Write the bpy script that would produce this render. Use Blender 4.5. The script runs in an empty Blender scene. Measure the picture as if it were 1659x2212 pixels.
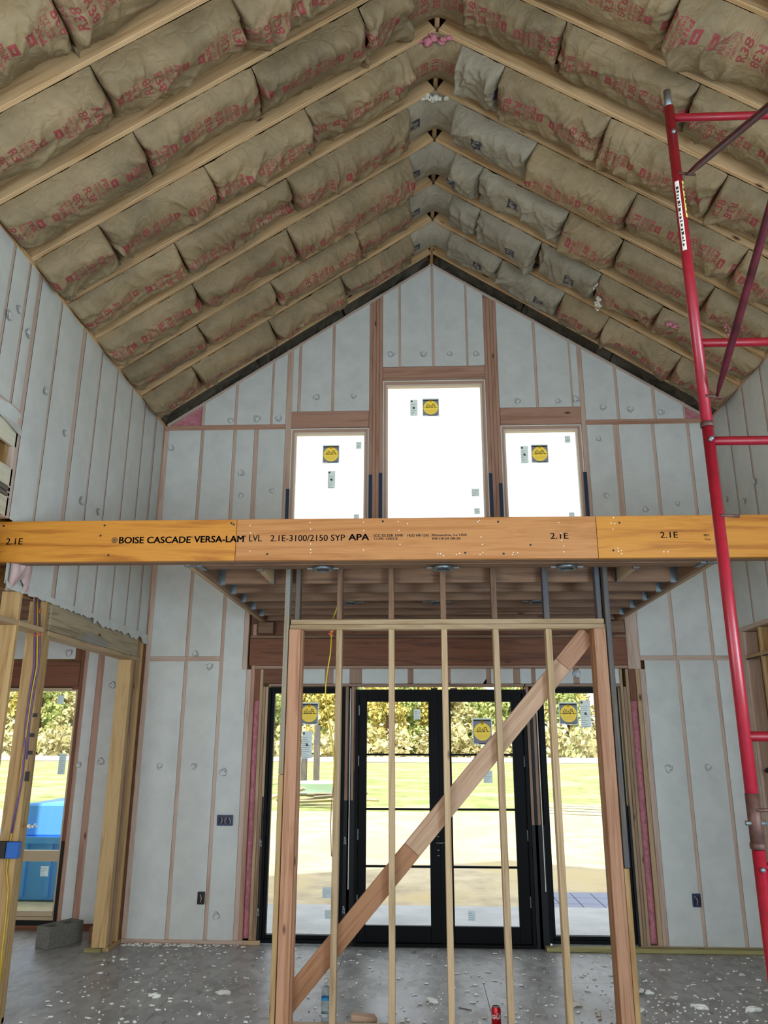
import bpy, bmesh, math, random
import numpy as np
from mathutils import Vector, Matrix
random.seed(7)
RNG = np.random.default_rng(11)
SC = bpy.context.scene
COL = SC.collection

# ------------------------------------------------------------------ camera
FPX = 1696.9
CAMZ = 1.9
RT = Vector((0.99904342, 0.04364882, 0.0026498))
UP = Vector((0.00964721, -0.27909932, 0.96021378))
FW = Vector((-0.04265175, 0.9592697, 0.27925343))
cam_d = bpy.data.cameras.new('camera'); cam = bpy.data.objects.new('camera', cam_d); COL.objects.link(cam)
cam_d.sensor_fit = 'HORIZONTAL'; cam_d.sensor_width = 36.0; cam_d.lens = FPX / 1659 * 36
cam_d.clip_start = 0.05; cam_d.clip_end = 400
m = Matrix(((RT.x, UP.x, -FW.x, 0), (RT.y, UP.y, -FW.y, 0), (RT.z, UP.z, -FW.z, CAMZ), (0, 0, 0, 1)))
cam.matrix_world = m
SC.camera = cam

# ------------------------------------------------------------------ world, sun, fill and daylight lamps, exposure
world = bpy.data.worlds.new('world'); SC.world = world; world.use_nodes = True
wn = world.node_tree; wn.nodes.clear()
wo = wn.nodes.new('ShaderNodeOutputWorld'); wb = wn.nodes.new('ShaderNodeBackground')
wb.inputs[0].default_value = (0.90, 0.95, 1.0, 1); wb.inputs[1].default_value = 3.2
wn.links.new(wb.outputs[0], wo.inputs[0])
sun_d = bpy.data.lights.new('sun', 'SUN'); sun = bpy.data.objects.new('sun', sun_d); COL.objects.link(sun)
sun_d.energy = 11.5; sun_d.angle = 0.02; sun_d.color = (1.0, 0.93, 0.80)
sun.rotation_euler = (math.radians(40), 0, math.radians(-12))

def area(name, loc, tgt, sx, sy, watt, col):
    d = bpy.data.lights.new(name, 'AREA'); o = bpy.data.objects.new(name, d); COL.objects.link(o)
    d.shape = 'RECTANGLE'; d.size = sx; d.size_y = sy; d.energy = watt; d.color = col
    o.location = loc
    o.rotation_euler = (Vector(tgt) - Vector(loc)).to_track_quat('-Z', 'Y').to_euler()
    return o
area('rear_opening_fill', (0.2, -3.7, 1.9), (0.2, 6.0, 3.6), 5.0, 3.0, 130, (1.0, 0.955, 0.89))  # added fill lamp before the unseen rear opening, brightens the whole interior
area('right_side_fill', (3.22, 0.6, 1.9), (-3.2, 4.6, 3.7), 2.6, 1.9, 760, (0.62, 0.84, 1.0))  # added bluish fill for the left wall; solid wall behind, no window built
area('left_side_fill', (-2.82, 0.6, 1.9), (3.6, 4.8, 3.7), 2.6, 1.9, 330, (0.70, 0.88, 1.0))  # added bluish fill for the right wall, again with no window built
area('left_room_window_daylight', (-5.2, 6.8, 1.5), (-2.9, 7.6, 1.3), 1.6, 1.8, 14, (0.9, 0.95, 1.0))

SC.view_settings.view_transform = 'Standard'; SC.view_settings.look = 'None'
SC.view_settings.gamma = 1.0; SC.view_settings.use_curve_mapping = False
SC.view_settings.exposure = -0.85
SC.cycles.max_bounces = 7; SC.cycles.diffuse_bounces = 4; SC.cycles.transparent_max_bounces = 12
SC.cycles.use_denoising = True
SC.cycles.sample_clamp_indirect = 6.0
SC.cycles.caustics_reflective = False; SC.cycles.caustics_refractive = False

# ------------------------------------------------------------------ building dimensions (metres, eye at x=0 y=0)
XL, XR, D = -2.926, 3.325, 8.385
ZE, SL = 5.42, 0.6667                # eave height of the rafter undersides, roof slope
XM = 0.2; ZR = ZE + SL * (XM - XL)
TH = math.atan(SL); CT, ST = math.cos(TH), math.sin(TH)
def roofz(x): return ZE + SL * (min(x, 2 * XM - x) - XL)

def P(px, py, Y):
    """point on the vertical plane y=Y that the eye sees at a pixel of the 1659x2212 photograph"""
    d = FW + RT * ((px - 829.5) / FPX) - UP * ((py - 1106) / FPX)
    q = d * (Y / d.y)
    return Vector((q.x, Y, q.z + CAMZ))

# ------------------------------------------------------------------ materials
def srgb(h):
    h = h.lstrip('#'); r = [int(h[i:i + 2], 16) / 255 for i in (0, 2, 4)]
    return tuple(((c / 12.92) if c <= .04045 else ((c + .055) / 1.055) ** 2.4) for c in r) + (1,)
def new_mat(name):
    mt = bpy.data.materials.new(name); mt.use_nodes = True
    nt = mt.node_tree; b = nt.nodes['Principled BSDF']
    return mt, nt, b
def N(nt, t, **kw):
    n = nt.nodes.new(t)
    for k, v in kw.items(): setattr(n, k, v)
    return n
def ramp(nt, src, stops):
    r = N(nt, 'ShaderNodeValToRGB'); nt.links.new(src, r.inputs[0])
    el = r.color_ramp.elements
    while len(el) < len(stops): el.new(0.5)
    for e, (p, c) in zip(el, stops): e.position = p; e.color = c
    return r
def mixc(nt, fac, a, b, blend='MIX'):
    x = N(nt, 'ShaderNodeMix', data_type='RGBA', blend_type=blend)
    for i, v in ((0, fac), (6, a), (7, b)):
        if hasattr(v, 'links') or hasattr(v, 'is_linked'): nt.links.new(v, x.inputs[i])
        else: x.inputs[i].default_value = v
    return x.outputs[2]
def mapped(nt, src, scale):
    mp = N(nt, 'ShaderNodeMapping'); mp.inputs['Scale'].default_value = scale
    nt.links.new(src, mp.inputs[0]); return mp.outputs[0]
def noise(nt, vec, scale, detail=3, rough=.55, dist=0):
    n = N(nt, 'ShaderNodeTexNoise'); n.inputs['Scale'].default_value = scale
    n.inputs['Detail'].default_value = detail; n.inputs['Roughness'].default_value = rough
    n.inputs['Distortion'].default_value = dist
    nt.links.new(vec, n.inputs['Vector']); return n.outputs[0]
def bump(nt, b, h, dist, strength=1.0):
    u = N(nt, 'ShaderNodeBump'); u.inputs['Distance'].default_value = dist; u.inputs['Strength'].default_value = strength
    nt.links.new(h, u.inputs['Height']); nt.links.new(u.outputs[0], b.inputs['Normal'])

def wood(name, light, dark, rough=.62, knots=.5, var=.16, grain=1.0, stain=None):
    mt, nt, b = new_mat(name)
    at = N(nt, 'ShaderNodeAttribute', attribute_name='gc').outputs['Vector']
    g = noise(nt, mapped(nt, at, (.55, 11 * grain, 11 * grain)), 1.6, 4, .6, 1.2)
    c = ramp(nt, g, [(.34, srgb(dark)), (.52, srgb(light)), (.75, srgb(light))]).outputs[0]
    f = noise(nt, mapped(nt, at, (5, 190, 190)), 1.0, 2)
    c = mixc(nt, .35, c, ramp(nt, f, [(.3, (.55, .5, .45, 1)), (.65, (1, 1, 1, 1))]).outputs[0], 'MULTIPLY')
    if knots:
        v = N(nt, 'ShaderNodeTexVoronoi', feature='F1'); v.inputs['Scale'].default_value = 1.0
        nt.links.new(mapped(nt, at, (2.6, 7.5, 7.5)), v.inputs['Vector'])
        k = ramp(nt, v.outputs['Distance'], [(.05, (1, 1, 1, 1)), (.13, (0, 0, 0, 1))]).outputs[0]
        sep = N(nt, 'ShaderNodeSeparateColor'); nt.links.new(v.outputs['Color'], sep.inputs[0])
        gt = N(nt, 'ShaderNodeMath', operation='LESS_THAN'); gt.inputs[1].default_value = knots
        nt.links.new(sep.outputs[0], gt.inputs[0])
        mu = N(nt, 'ShaderNodeMath', operation='MULTIPLY'); nt.links.new(k, mu.inputs[0]); nt.links.new(gt.outputs[0], mu.inputs[1])
        c = mixc(nt, mu.outputs[0], c, srgb('#4e2c18'))
    if stain:
        s = noise(nt, mapped(nt, at, (1.3, 5, 5)), 1.4, 3)
        c = mixc(nt, ramp(nt, s, [(.45, (0, 0, 0, 1)), (.62, (1, 1, 1, 1))]).outputs[0], c, srgb(stain))
    oi = N(nt, 'ShaderNodeObjectInfo')
    mr = N(nt, 'ShaderNodeMapRange'); mr.inputs[3].default_value = 1 - var; mr.inputs[4].default_value = 1 + var * .6
    nt.links.new(oi.outputs['Random'], mr.inputs[0])
    hs = N(nt, 'ShaderNodeHueSaturation'); nt.links.new(c, hs.inputs['Color']); nt.links.new(mr.outputs[0], hs.inputs['Value'])
    nt.links.new(hs.outputs[0], b.inputs['Base Color']); b.inputs['Roughness'].default_value = rough
    bump(nt, b, f, .0008, .5)
    return mt
def flat(name, col, rough=.6, metal=0.0, nz=0, nscale=40, spec=.5, nb=0.0):
    mt, nt, b = new_mat(name)
    b.inputs['Roughness'].default_value = rough; b.inputs['Metallic'].default_value = metal
    b.inputs['Specular IOR Level'].default_value = spec
    co = N(nt, 'ShaderNodeTexCoord').outputs['Object']
    n = noise(nt, co, nscale, 3)
    c0 = srgb(col) if isinstance(col, str) else col
    lo = tuple(v * (1 - nz) for v in c0[:3]) + (1,)
    c = ramp(nt, n, [(.35, lo), (.65, c0)]).outputs[0]
    nt.links.new(c, b.inputs['Base Color'])
    if nb: bump(nt, b, n, nb)
    return mt
M = {}
M['pine'] = wood('pine', '#c2a680', '#a08259')
M['pine_grey'] = wood('pine_grey', '#b3a384', '#86785f', stain='#8f8f8a', knots=.3)
M['pine_dark'] = wood('pine_dark', '#6f6458', '#4d453c', stain='#50525a', knots=.3)
M['stud'] = wood('stud', '#c2a06c', '#a07a48')
M['red'] = wood('red_fir', '#b98a6a', '#9c6b4a', knots=.35)
M['brace_low'] = wood('brace_low', '#ab7a54', '#90603e', knots=.35)
M['brace_mid'] = wood('brace_mid', '#cba688', '#b18b69', knots=.4)
M['rafter'] = wood('rafter', '#d8b588', '#b88f5e', var=.06)
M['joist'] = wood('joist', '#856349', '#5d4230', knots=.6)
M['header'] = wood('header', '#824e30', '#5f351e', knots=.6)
M['lvl'] = wood('lvl', '#cf8c33', '#a9661c', knots=.22, var=0, grain=.7, rough=.4)
M['lvl_mid'] = wood('lvl_mid', '#c4884f', '#b07238', knots=0, var=.02, grain=.9, rough=.45)
M['osb_wood'] = wood('osb_wood', '#c0904f', '#96642c', knots=.5)
M['treated'] = wood('treated', '#a39a63', '#7f7443', knots=.4)
M['plywood'] = wood('plywood', '#ddd8c2', '#c0b795', knots=.2)
M['veiled_stud'] = wood('veiled_stud', '#cdb4a2', '#ba9a86', rough=.5, knots=.25, var=.06)
M['veiled_header'] = wood('veiled_header', '#b9917b', '#a37862', rough=.5, knots=.4, var=.05)
M['veiled_side'] = wood('veiled_side', '#cdb9ab', '#bfa99a', rough=.5, knots=.1, var=.03)
M['bare_stud'] = wood('bare_stud', '#a8866f', '#8c6a54', rough=.55, knots=.4)
M['black'] = flat('black_frame', '#030509', .5, spec=.12)
M['tape'] = flat('black_tape', '#0b0d11', .5, spec=.25)
M['blue_tape'] = flat('blue_tape', '#1c3550', .4)
M['white_mark'] = flat('white_mark', '#9fa4ab', .6)
M['cream'] = flat('cream_frame', '#dccfbd', .5); M['frame_pink'] = flat('frame_pink', '#b99a88', .5)
M['tan_frame'] = flat('tan_frame', '#b7a17f', .5)
M['foam'] = flat('foam', '#efeee6', .8, nz=.08, nscale=60)
M['steel'] = flat('galvanised', '#7c8488', .42, .75, nz=.25, nscale=25)
M['pink'] = flat('pink_wool', '#cf8490', .95, nz=.35, nscale=22, nb=.01)
M['whitewool'] = flat('white_wool', '#d9d4c4', .95, nz=.2, nscale=30, nb=.01)
M['ink'] = flat('ink', '#22201e', .6)
M['paper'] = flat('paper', '#bcc6c4', .6)
M['paper_line'] = flat('paper_line', '#5d6669', .6)
M['yellow'] = flat('yellow_label', '#e0b93c', .5)
M['navy'] = flat('navy', '#2a3040', .5)
def thin(name, col, tcol, f=.75):
    mt, nt, b = new_mat(name); b.inputs['Base Color'].default_value = srgb(col); b.inputs['Roughness'].default_value = .5
    t_ = N(nt, 'ShaderNodeBsdfTranslucent'); t_.inputs[0].default_value = srgb(tcol)
    mx = N(nt, 'ShaderNodeMixShader'); mx.inputs[0].default_value = f
    nt.links.new(b.outputs[0], mx.inputs[1]); nt.links.new(t_.outputs[0], mx.inputs[2]); nt.links.new(mx.outputs[0], nt.nodes['Material Output'].inputs[0])
    M[name] = mt
thin('paper', '#c0c6c8', '#b9c9d0'); thin('yellow', '#e0b93c', '#d2bb50'); thin('paper_line', '#5d6669', '#4e6468')
M['orange'] = flat('orange_foam', '#d2743c', .7, nz=.2)
M['cable_y'] = flat('yellow_cable', '#c9ad2c', .45)
M['cable_p'] = flat('purple_cable', '#6b5184', .45)
M['cable_w'] = flat('white_cable', '#cfc9bc', .45)
M['blue_box'] = flat('blue_box', '#1662b8', .4)
M['navy_box'] = flat('navy_box', '#14234a', .4)
M['block'] = flat('concrete_block', '#77736a', .95, nz=.3, nscale=60, nb=.003)
M['dirt'] = flat('dust', '#96959a', .9)

# scaffold red with chips
mt, nt, b = new_mat('scaffold_red')
co = N(nt, 'ShaderNodeTexCoord').outputs['Object']
n1 = noise(nt, co, 38, 4, .7)
c = ramp(nt, n1, [(.27, srgb('#4c302c')), (.33, srgb('#7d0f20')), (.7, srgb('#8e1226'))]).outputs[0]
nt.links.new(c, b.inputs['Base Color']); b.inputs['Roughness'].default_value = .36
M['scaf'] = mt
M['scaf_dark'] = flat('scaffold_dark', '#521824', .3, .2, nz=.6, nscale=18)
M['rust'] = flat('rusty_pipe', '#59382f', .6, .2, nz=.5, nscale=30)

# white blown-in netting
mt, nt, b = new_mat('netting')
co = N(nt, 'ShaderNodeTexCoord').outputs['Object']
n1 = noise(nt, co, 5, 5, .65); n2 = noise(nt, co, 60, 3, .6)
c = ramp(nt, n1, [(.3, srgb('#c8cbc7')), (.7, srgb('#d6d9d4'))]).outputs[0]
nt.links.new(c, b.inputs['Base Color']); b.inputs['Roughness'].default_value = .55
b.inputs['Specular IOR Level'].default_value = .35
bump(nt, b, n2, .0008, .35)
M['netting'] = mt

# OSB floor
mt, nt, b = new_mat('osb_floor')
co = N(nt, 'ShaderNodeTexCoord').outputs['Object']
v = N(nt, 'ShaderNodeTexVoronoi'); v.inputs['Scale'].default_value = 16
wv = noise(nt, co, 3, 2); nt.links.new(mapped(nt, co, (1.0, .55, 1)), v.inputs['Vector'])
sp = N(nt, 'ShaderNodeSeparateColor'); nt.links.new(v.outputs['Color'], sp.inputs[0])
c = ramp(nt, sp.outputs[0], [(0, srgb('#989896')), (.5, srgb('#aaaaa8')), (1, srgb('#b9b9b6'))]).outputs[0]
d1 = noise(nt, co, 1.3, 5, .6)
c = mixc(nt, .8, c, ramp(nt, d1, [(.3, (.62, .62, .64, 1)), (.7, (1, 1, 1, 1))]).outputs[0], 'MULTIPLY')
d2 = noise(nt, mapped(nt, co, (3, 1.2, 1)), 3.2, 2)
c = mixc(nt, ramp(nt, d2, [(.66, (0, 0, 0, 1)), (.72, (1, 1, 1, 1))]).outputs[0], c, srgb('#6b6b72'))
nt.links.new(c, b.inputs['Base Color'])
rr = ramp(nt, d1, [(.3, (.30, .30, .30, 1)), (.7, (.5, .5, .5, 1))]).outputs[0]
nt.links.new(rr, b.inputs['Roughness'])
bump(nt, b, sp.outputs[0], .0012, .6)
M['osb'] = mt

# glass: mostly clear, with a fresnel reflection
mt, nt, b = new_mat('pane_glass')
nt.nodes.remove(b); out = nt.nodes['Material Output']
tr = N(nt, 'ShaderNodeBsdfTransparent'); tr.inputs[0].default_value = (.96, .97, .97, 1)
gl = N(nt, 'ShaderNodeBsdfGlossy'); gl.inputs['Roughness'].default_value = .02
fr = N(nt, 'ShaderNodeLayerWeight'); fr.inputs[0].default_value = .12
ff = N(nt, 'ShaderNodeMath', operation='MULTIPLY'); ff.inputs[1].default_value = .25
nt.links.new(fr.outputs['Facing'], ff.inputs[0])
mx = N(nt, 'ShaderNodeMixShader'); nt.links.new(ff.outputs[0], mx.inputs[0]); nt.links.new(tr.outputs[0], mx.inputs[1]); nt.links.new(gl.outputs[0], mx.inputs[2])
nt.links.new(mx.outputs[0], out.inputs[0]); M['glass'] = mt
mt, nt, b = new_mat('bottle_plastic')
nt.nodes.remove(b); out = nt.nodes['Material Output']
tr = N(nt, 'ShaderNodeBsdfTransparent'); tr.inputs[0].default_value = (.86, .90, .92, 1)
gl = N(nt, 'ShaderNodeBsdfGlossy'); gl.inputs['Roughness'].default_value = .05
fr = N(nt, 'ShaderNodeLayerWeight'); fr.inputs[0].default_value = .35
ff = N(nt, 'ShaderNodeMath', operation='MULTIPLY'); ff.inputs[1].default_value = .6
nt.links.new(fr.outputs['Facing'], ff.inputs[0])
mx = N(nt, 'ShaderNodeMixShader'); nt.links.new(ff.outputs[0], mx.inputs[0]); nt.links.new(tr.outputs[0], mx.inputs[1]); nt.links.new(gl.outputs[0], mx.inputs[2])
nt.links.new(mx.outputs[0], out.inputs[0]); M['bottle'] = mt

# ------------------------------------------------------------------ mesh helpers
def link(name, me, mats, parent=None, label=None):
    o = bpy.data.objects.new(name, me); COL.objects.link(o)
    for k in (mats if isinstance(mats, (list, tuple)) else [mats]):
        me.materials.append(M[k] if isinstance(k, str) else k)
    if parent is not None: o.parent = parent
    if label: o['label'] = label
    return o
def empty(name, loc=(0, 0, 0)):
    o = bpy.data.objects.new(name, None); COL.objects.link(o); o.empty_display_size = .2
    o.location = loc
    return o
def tag(o, label=None, cat=None, group=None, kind=None):
    if label: o['label'] = label
    if cat: o['category'] = cat
    if group: o['group'] = group
    if kind: o['kind'] = kind
    return o
def set_gc(me, vals):
    a = me.attributes.new('gc', 'FLOAT_VECTOR', 'POINT')
    a.data.foreach_set('vector', np.asarray(vals, dtype=np.float32).ravel())
class OB:
    """parent offset handling: children of an Empty placed at its base keep world coordinates"""
def box_verts(bm, x0, x1, y0, y1, z0, z1):
    vs = [bm.verts.new(p) for p in ((x0, y0, z0), (x1, y0, z0), (x1, y1, z0), (x0, y1, z0), (x0, y0, z1), (x1, y0, z1), (x1, y1, z1), (x0, y1, z1))]
    fs = [bm.faces.new([vs[i] for i in f]) for f in ((0, 3, 2, 1), (4, 5, 6, 7), (0, 1, 5, 4), (1, 2, 6, 5), (2, 3, 7, 6), (3, 0, 4, 7))]
    return vs, fs
def lumber(name, L, W, T, mat, mw, parent=None, bev=.003, label=None):
    """a board of length L (local x), width W (local y), thickness T (local z), centred, moved by matrix mw"""
    bm = bmesh.new(); box_verts(bm, -L / 2, L / 2, -W / 2, W / 2, -T / 2, T / 2)
    if bev: bmesh.ops.bevel(bm, geom=bm.edges[:], offset=min(bev, T * .3), segments=1, affect='EDGES')
    off = Vector((random.uniform(0, 50), random.uniform(0, 50), random.uniform(0, 50)))
    gc = [tuple(v.co + off) for v in bm.verts]
    if parent is not None and parent.location.length > 0: mw = Matrix.Translation(-parent.location) @ mw
    bm.transform(mw)
    me = bpy.data.meshes.new(name); bm.to_mesh(me); bm.free(); set_gc(me, gc)
    return link(name, me, mat, parent, label)
AX = {'x': Matrix.Identity(3), 'y': Matrix(((0, -1, 0), (1, 0, 0), (0, 0, 1))), 'z': Matrix(((0, 0, -1), (0, 1, 0), (1, 0, 0)))}
def board(name, x0, x1, y0, y1, z0, z1, mat, parent=None, bev=.003, label=None):
    d = (x1 - x0, y1 - y0, z1 - z0); a = 'xyz'[max(range(3), key=lambda i: d[i])]
    R = AX[a].to_4x4(); c = Matrix.Translation(((x0 + x1) / 2, (y0 + y1) / 2, (z0 + z1) / 2))
    dims = {'x': (d[0], d[1], d[2]), 'y': (d[1], d[0], d[2]), 'z': (d[2], d[1], d[0])}[a]
    return lumber(name, *dims, mat, c @ R, parent, bev, label)
def plank(name, p, q, up, W, T, mat, parent=None, bev=.003, label=None):
    """board from p to q; T is measured along 'up', W across"""
    p, q = Vector(p), Vector(q); x = (q - p).normalized(); z = Vector(up); z = (z - x * z.dot(x)).normalized(); y = z.cross(x)
    R = Matrix((x, y, z)).transposed().to_4x4()
    return lumber(name, (q - p).length, W, T, mat, Matrix.Translation((p + q) / 2) @ R, parent, bev, label)
def boxes(name, lst, mat, parent=None, label=None, bev=0):
    bm = bmesh.new(); gc = []
    for b_ in lst: box_verts(bm, *b_)
    if bev: bmesh.ops.bevel(bm, geom=bm.edges[:], offset=bev, segments=1, affect='EDGES')
    gc = [tuple(v.co) for v in bm.verts]
    if parent is not None and parent.location.length > 0: bm.transform(Matrix.Translation(-parent.location))
    me = bpy.data.meshes.new(name); bm.to_mesh(me); bm.free(); set_gc(me, gc)
    return link(name, me, mat, parent, label)
def raw(name, V, F, mat, parent=None, smooth=False, label=None, fm=None):
    V = np.asarray(V, float)
    if parent is not None and parent.location.length > 0: V = V - np.array(parent.location)
    me = bpy.data.meshes.new(name); me.from_pydata([tuple(v) for v in V], [], [tuple(f) for f in F])
    if smooth: me.polygons.foreach_set('use_smooth', [True] * len(me.polygons))
    o = link(name, me, mat, parent, label)
    if fm: me.polygons.foreach_set('material_index', fm)
    return o
def tube(name, pts, r, mat, parent=None, seg=8, label=None, cap=True):
    pts = [Vector(p) for p in pts]; rs = r if isinstance(r, (list, tuple)) else [r] * len(pts)
    V = []; F = []; prev = None
    for i, p in enumerate(pts):
        t = (pts[min(i + 1, len(pts) - 1)] - pts[max(i - 1, 0)]).normalized()
        if prev is None:
            a = Vector((0, 0, 1)) if abs(t.z) < .9 else Vector((1, 0, 0)); u = t.cross(a).normalized()
        else: u = (prev - t * prev.dot(t)).normalized()
        prev = u; w = t.cross(u)
        for k in range(seg):
            an = 2 * math.pi * k / seg; V.append(p + (u * math.cos(an) + w * math.sin(an)) * rs[i])
    for i in range(len(pts) - 1):
        for k in range(seg):
            a, b2 = i * seg + k, i * seg + (k + 1) % seg
            F.append((a, b2, b2 + seg, a + seg))
    if cap: F.append(tuple(reversed(range(seg)))); F.append(tuple(range((len(pts) - 1) * seg, len(pts) * seg)))
    return raw(name, V, F, mat, parent, True, label)
def lathe(name, prof, loc, mat, parent=None, seg=24, label=None, fm=None):
    V = []; F = []; mi = []
    for (r, z) in prof:
        for k in range(seg):
            a = 2 * math.pi * k / seg; V.append((loc[0] + r * math.cos(a), loc[1] + r * math.sin(a), loc[2] + z))
    for i in range(len(prof) - 1):
        for k in range(seg):
            a, b2 = i * seg + k, i * seg + (k + 1) % seg
            F.append((a, b2, b2 + seg, a + seg)); mi.append(fm[i] if fm else 0)
    return raw(name, V, F, mat, parent, True, label, mi if fm else None)

# text as flat triangles (used for stamped and printed lettering)
_tc = {}
def glyphs(s, shear=0.0, bold=0.0):
    key = (s, shear, bold)
    if key in _tc: return _tc[key]
    cu = bpy.data.curves.new('t', 'FONT'); cu.body = s; cu.size = 1; cu.shear = shear; cu.offset = bold
    cu.resolution_u = 3
    o = bpy.data.objects.new('t', cu); COL.objects.link(o)
    dg = bpy.context.evaluated_depsgraph_get(); me = o.evaluated_get(dg).to_mesh()
    me.calc_loop_triangles()
    V = np.array([v.co[:2] for v in me.vertices]) if len(me.vertices) else np.zeros((0, 2))
    T = np.array([t.vertices[:] for t in me.loop_triangles], int).reshape(-1, 3)
    o.evaluated_get(dg).to_mesh_clear(); bpy.data.objects.remove(o); bpy.data.curves.remove(cu)
    if len(V): V = V - V.min(0); 
    _tc[key] = (V, T); return V, T
def fit(s, w, h, **kw):
    V, T = glyphs(s, **kw); e = V.max(0); return V / e * np.array([w, h]), T

# value noise on a grid (numpy)
def vn(x, y, seed):
    xi = np.floor(x).astype(np.int64); yi = np.floor(y).astype(np.int64); fx = x - xi; fy = y - yi
    fx = fx * fx * (3 - 2 * fx); fy = fy * fy * (3 - 2 * fy)
    def h(a, b_):
        n = (a * 374761393 + b_ * 668265263 + seed * 982451653) & 0x7fffffff
        n = ((n ^ (n >> 13)) * 1274126177) & 0x7fffffff
        return ((n ^ (n >> 16)) & 0xffff) / 65535.0
    return (h(xi, yi) * (1 - fx) + h(xi + 1, yi) * fx) * (1 - fy) + (h(xi, yi + 1) * (1 - fx) + h(xi + 1, yi + 1) * fx) * fy
def grid_mesh(name, Pts, mat, parent, uv=None, label=None, flip=False):
    """Pts: (n,m,3) array"""
    n, mm = Pts.shape[:2]
    me = bpy.data.meshes.new(name)
    V = Pts.reshape(-1, 3)
    if parent is not None and parent.location.length > 0: V = V - np.array(parent.location)
    idx = np.arange(n * mm).reshape(n, mm)
    q = np.stack([idx[:-1, :-1], idx[1:, :-1], idx[1:, 1:], idx[:-1, 1:]], -1).reshape(-1, 4)
    if flip: q = q[:, ::-1]
    me.vertices.add(len(V)); me.vertices.foreach_set('co', V.astype(np.float32).ravel())
    me.loops.add(q.size); me.loops.foreach_set('vertex_index', q.astype(np.int32).ravel())
    me.polygons.add(len(q)); me.polygons.foreach_set('loop_start', (np.arange(len(q)) * 4).astype(np.int32))
    me.polygons.foreach_set('loop_total', np.full(len(q), 4, np.int32))
    me.polygons.foreach_set('use_smooth', np.ones(len(q), bool))
    if uv is not None:
        ul = me.uv_layers.new(name='UVMap'); ul.data.foreach_set('uv', uv.reshape(-1, 2)[q.ravel()].astype(np.float32).ravel())
    me.update(calc_edges=True)
    return link(name, me, mat, parent, label)

# ------------------------------------------------------------------ kraft paper facing: printed pattern drawn from type
TW, TL = 640, 1280           # tile: 0.60 m across, 1.20 m along
def raster(buf, V, T, val=1.0):
    for t in T:
        p = V[t]; x0, y0 = np.floor(p.min(0)).astype(int); x1, y1 = np.ceil(p.max(0)).astype(int)
        x0 = max(x0, 0); y0 = max(y0, 0); x1 = min(x1, buf.shape[1]); y1 = min(y1, buf.shape[0])
        if x1 <= x0 or y1 <= y0: continue
        X, Y = np.meshgrid(np.arange(x0, x1) + .5, np.arange(y0, y1) + .5)
        def e(a, b_): return (b_[0] - a[0]) * (Y - a[1]) - (b_[1] - a[1]) * (X - a[0])
        a, b_, c_ = e(p[0], p[1]), e(p[1], p[2]), e(p[2], p[0])
        ins = ((a >= 0) & (b_ >= 0) & (c_ >= 0)) | ((a <= 0) & (b_ <= 0) & (c_ <= 0))
        buf[y0:y1, x0:x1][ins] = val
def put(buf, s, u, v, w, h, rot=False, val=1.0, **kw):
    """text box with lower-left corner u,v in metres (u across, v along), size w x h"""
    V, T = fit(s, w, h, **kw)
    if rot: V = np.array([w, h]) - V
    V = (V + np.array([u, v])) * np.array([TW / .6, TL / 1.2]); raster(buf, V, T, val)
def rect(buf, u0, v0, u1, v1, val=1.0):
    buf[int(v0 * TL / 1.2):int(v1 * TL / 1.2), int(u0 * TW / .6):int(u1 * TW / .6)] = val
def owens(buf):
    for v0, rot in ((.02, True), (.31, False), (.62, True), (.91, False)):
        Hb = .26
        def vv(a, h): return v0 + (a if not rot else Hb - a - h)
        u = .22; w = .15
        def uu(a, ww): return u + (a if not rot else w - a - ww)
        put(buf, 'R38', uu(0, w), vv(0, .062), w, .062, rot, bold=.02)
        put(buf, 'FIBERGLAS', uu(0, w), vv(.082, .022), w, .022, rot, bold=.02)
        put(buf, 'NEXT GEN', uu(0, w), vv(.112, .024), w, .024, rot, bold=.02)
        put(buf, 'PINK', uu(0, w * .9), vv(.146, .04), w * .9, .04, rot, bold=.03)
        a = vv(.200, .052); q = uu(.03, .085)
        rect(buf, q, a, q + .085, a + .052)
        rect(buf, q + .02, a + .02, q + .06, a + .03, .0)
        if not rot: rect(buf, .14, v0 - .018, .42, v0 - .0145, .45)
        for k in range(5): rect(buf, uu(.155, .03), vv(.0, .10) + .018 * k, uu(.155, .03) + .02 + .008 * (k % 3), vv(.0, .10) + .018 * k + .006, .5)
def jm(buf):
    for v0 in (.10, .70):
        rect(buf, .21, v0, .33, v0 + .11)
        rect(buf, .248, v0 + .034, .262, v0 + .094, 0.0); rect(buf, .224, v0 + .026, .262, v0 + .038, 0.0); rect(buf, .224, v0 + .026, .235, v0 + .050, 0.0)
        put(buf, 'M', .268, v0 + .026, .050, .068, False, 0.0)
        rect(buf, .205, v0 - .012, .335, v0 - .007, .7)
        for k in range(3):
            for j in range(14):
                rect(buf, .17 + j * .014, v0 + .27 + k * .011, .17 + j * .014 + random.uniform(.005, .011), v0 + .274 + k * .011, .55)
        rect(buf, .12, v0 + .40, .42, v0 + .403, .5)
def make_image(name, fn):
    buf = np.zeros((TL, TW), np.float32); fn(buf)
    im = bpy.data.images.new(name, TW, TL); im.colorspace_settings.name = 'Non-Color'
    px = np.ones((TL, TW, 4), np.float32); px[..., 0] = px[..., 1] = px[..., 2] = buf
    im.pixels.foreach_set(px.ravel()); im.update(); im.pack(); return im
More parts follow.
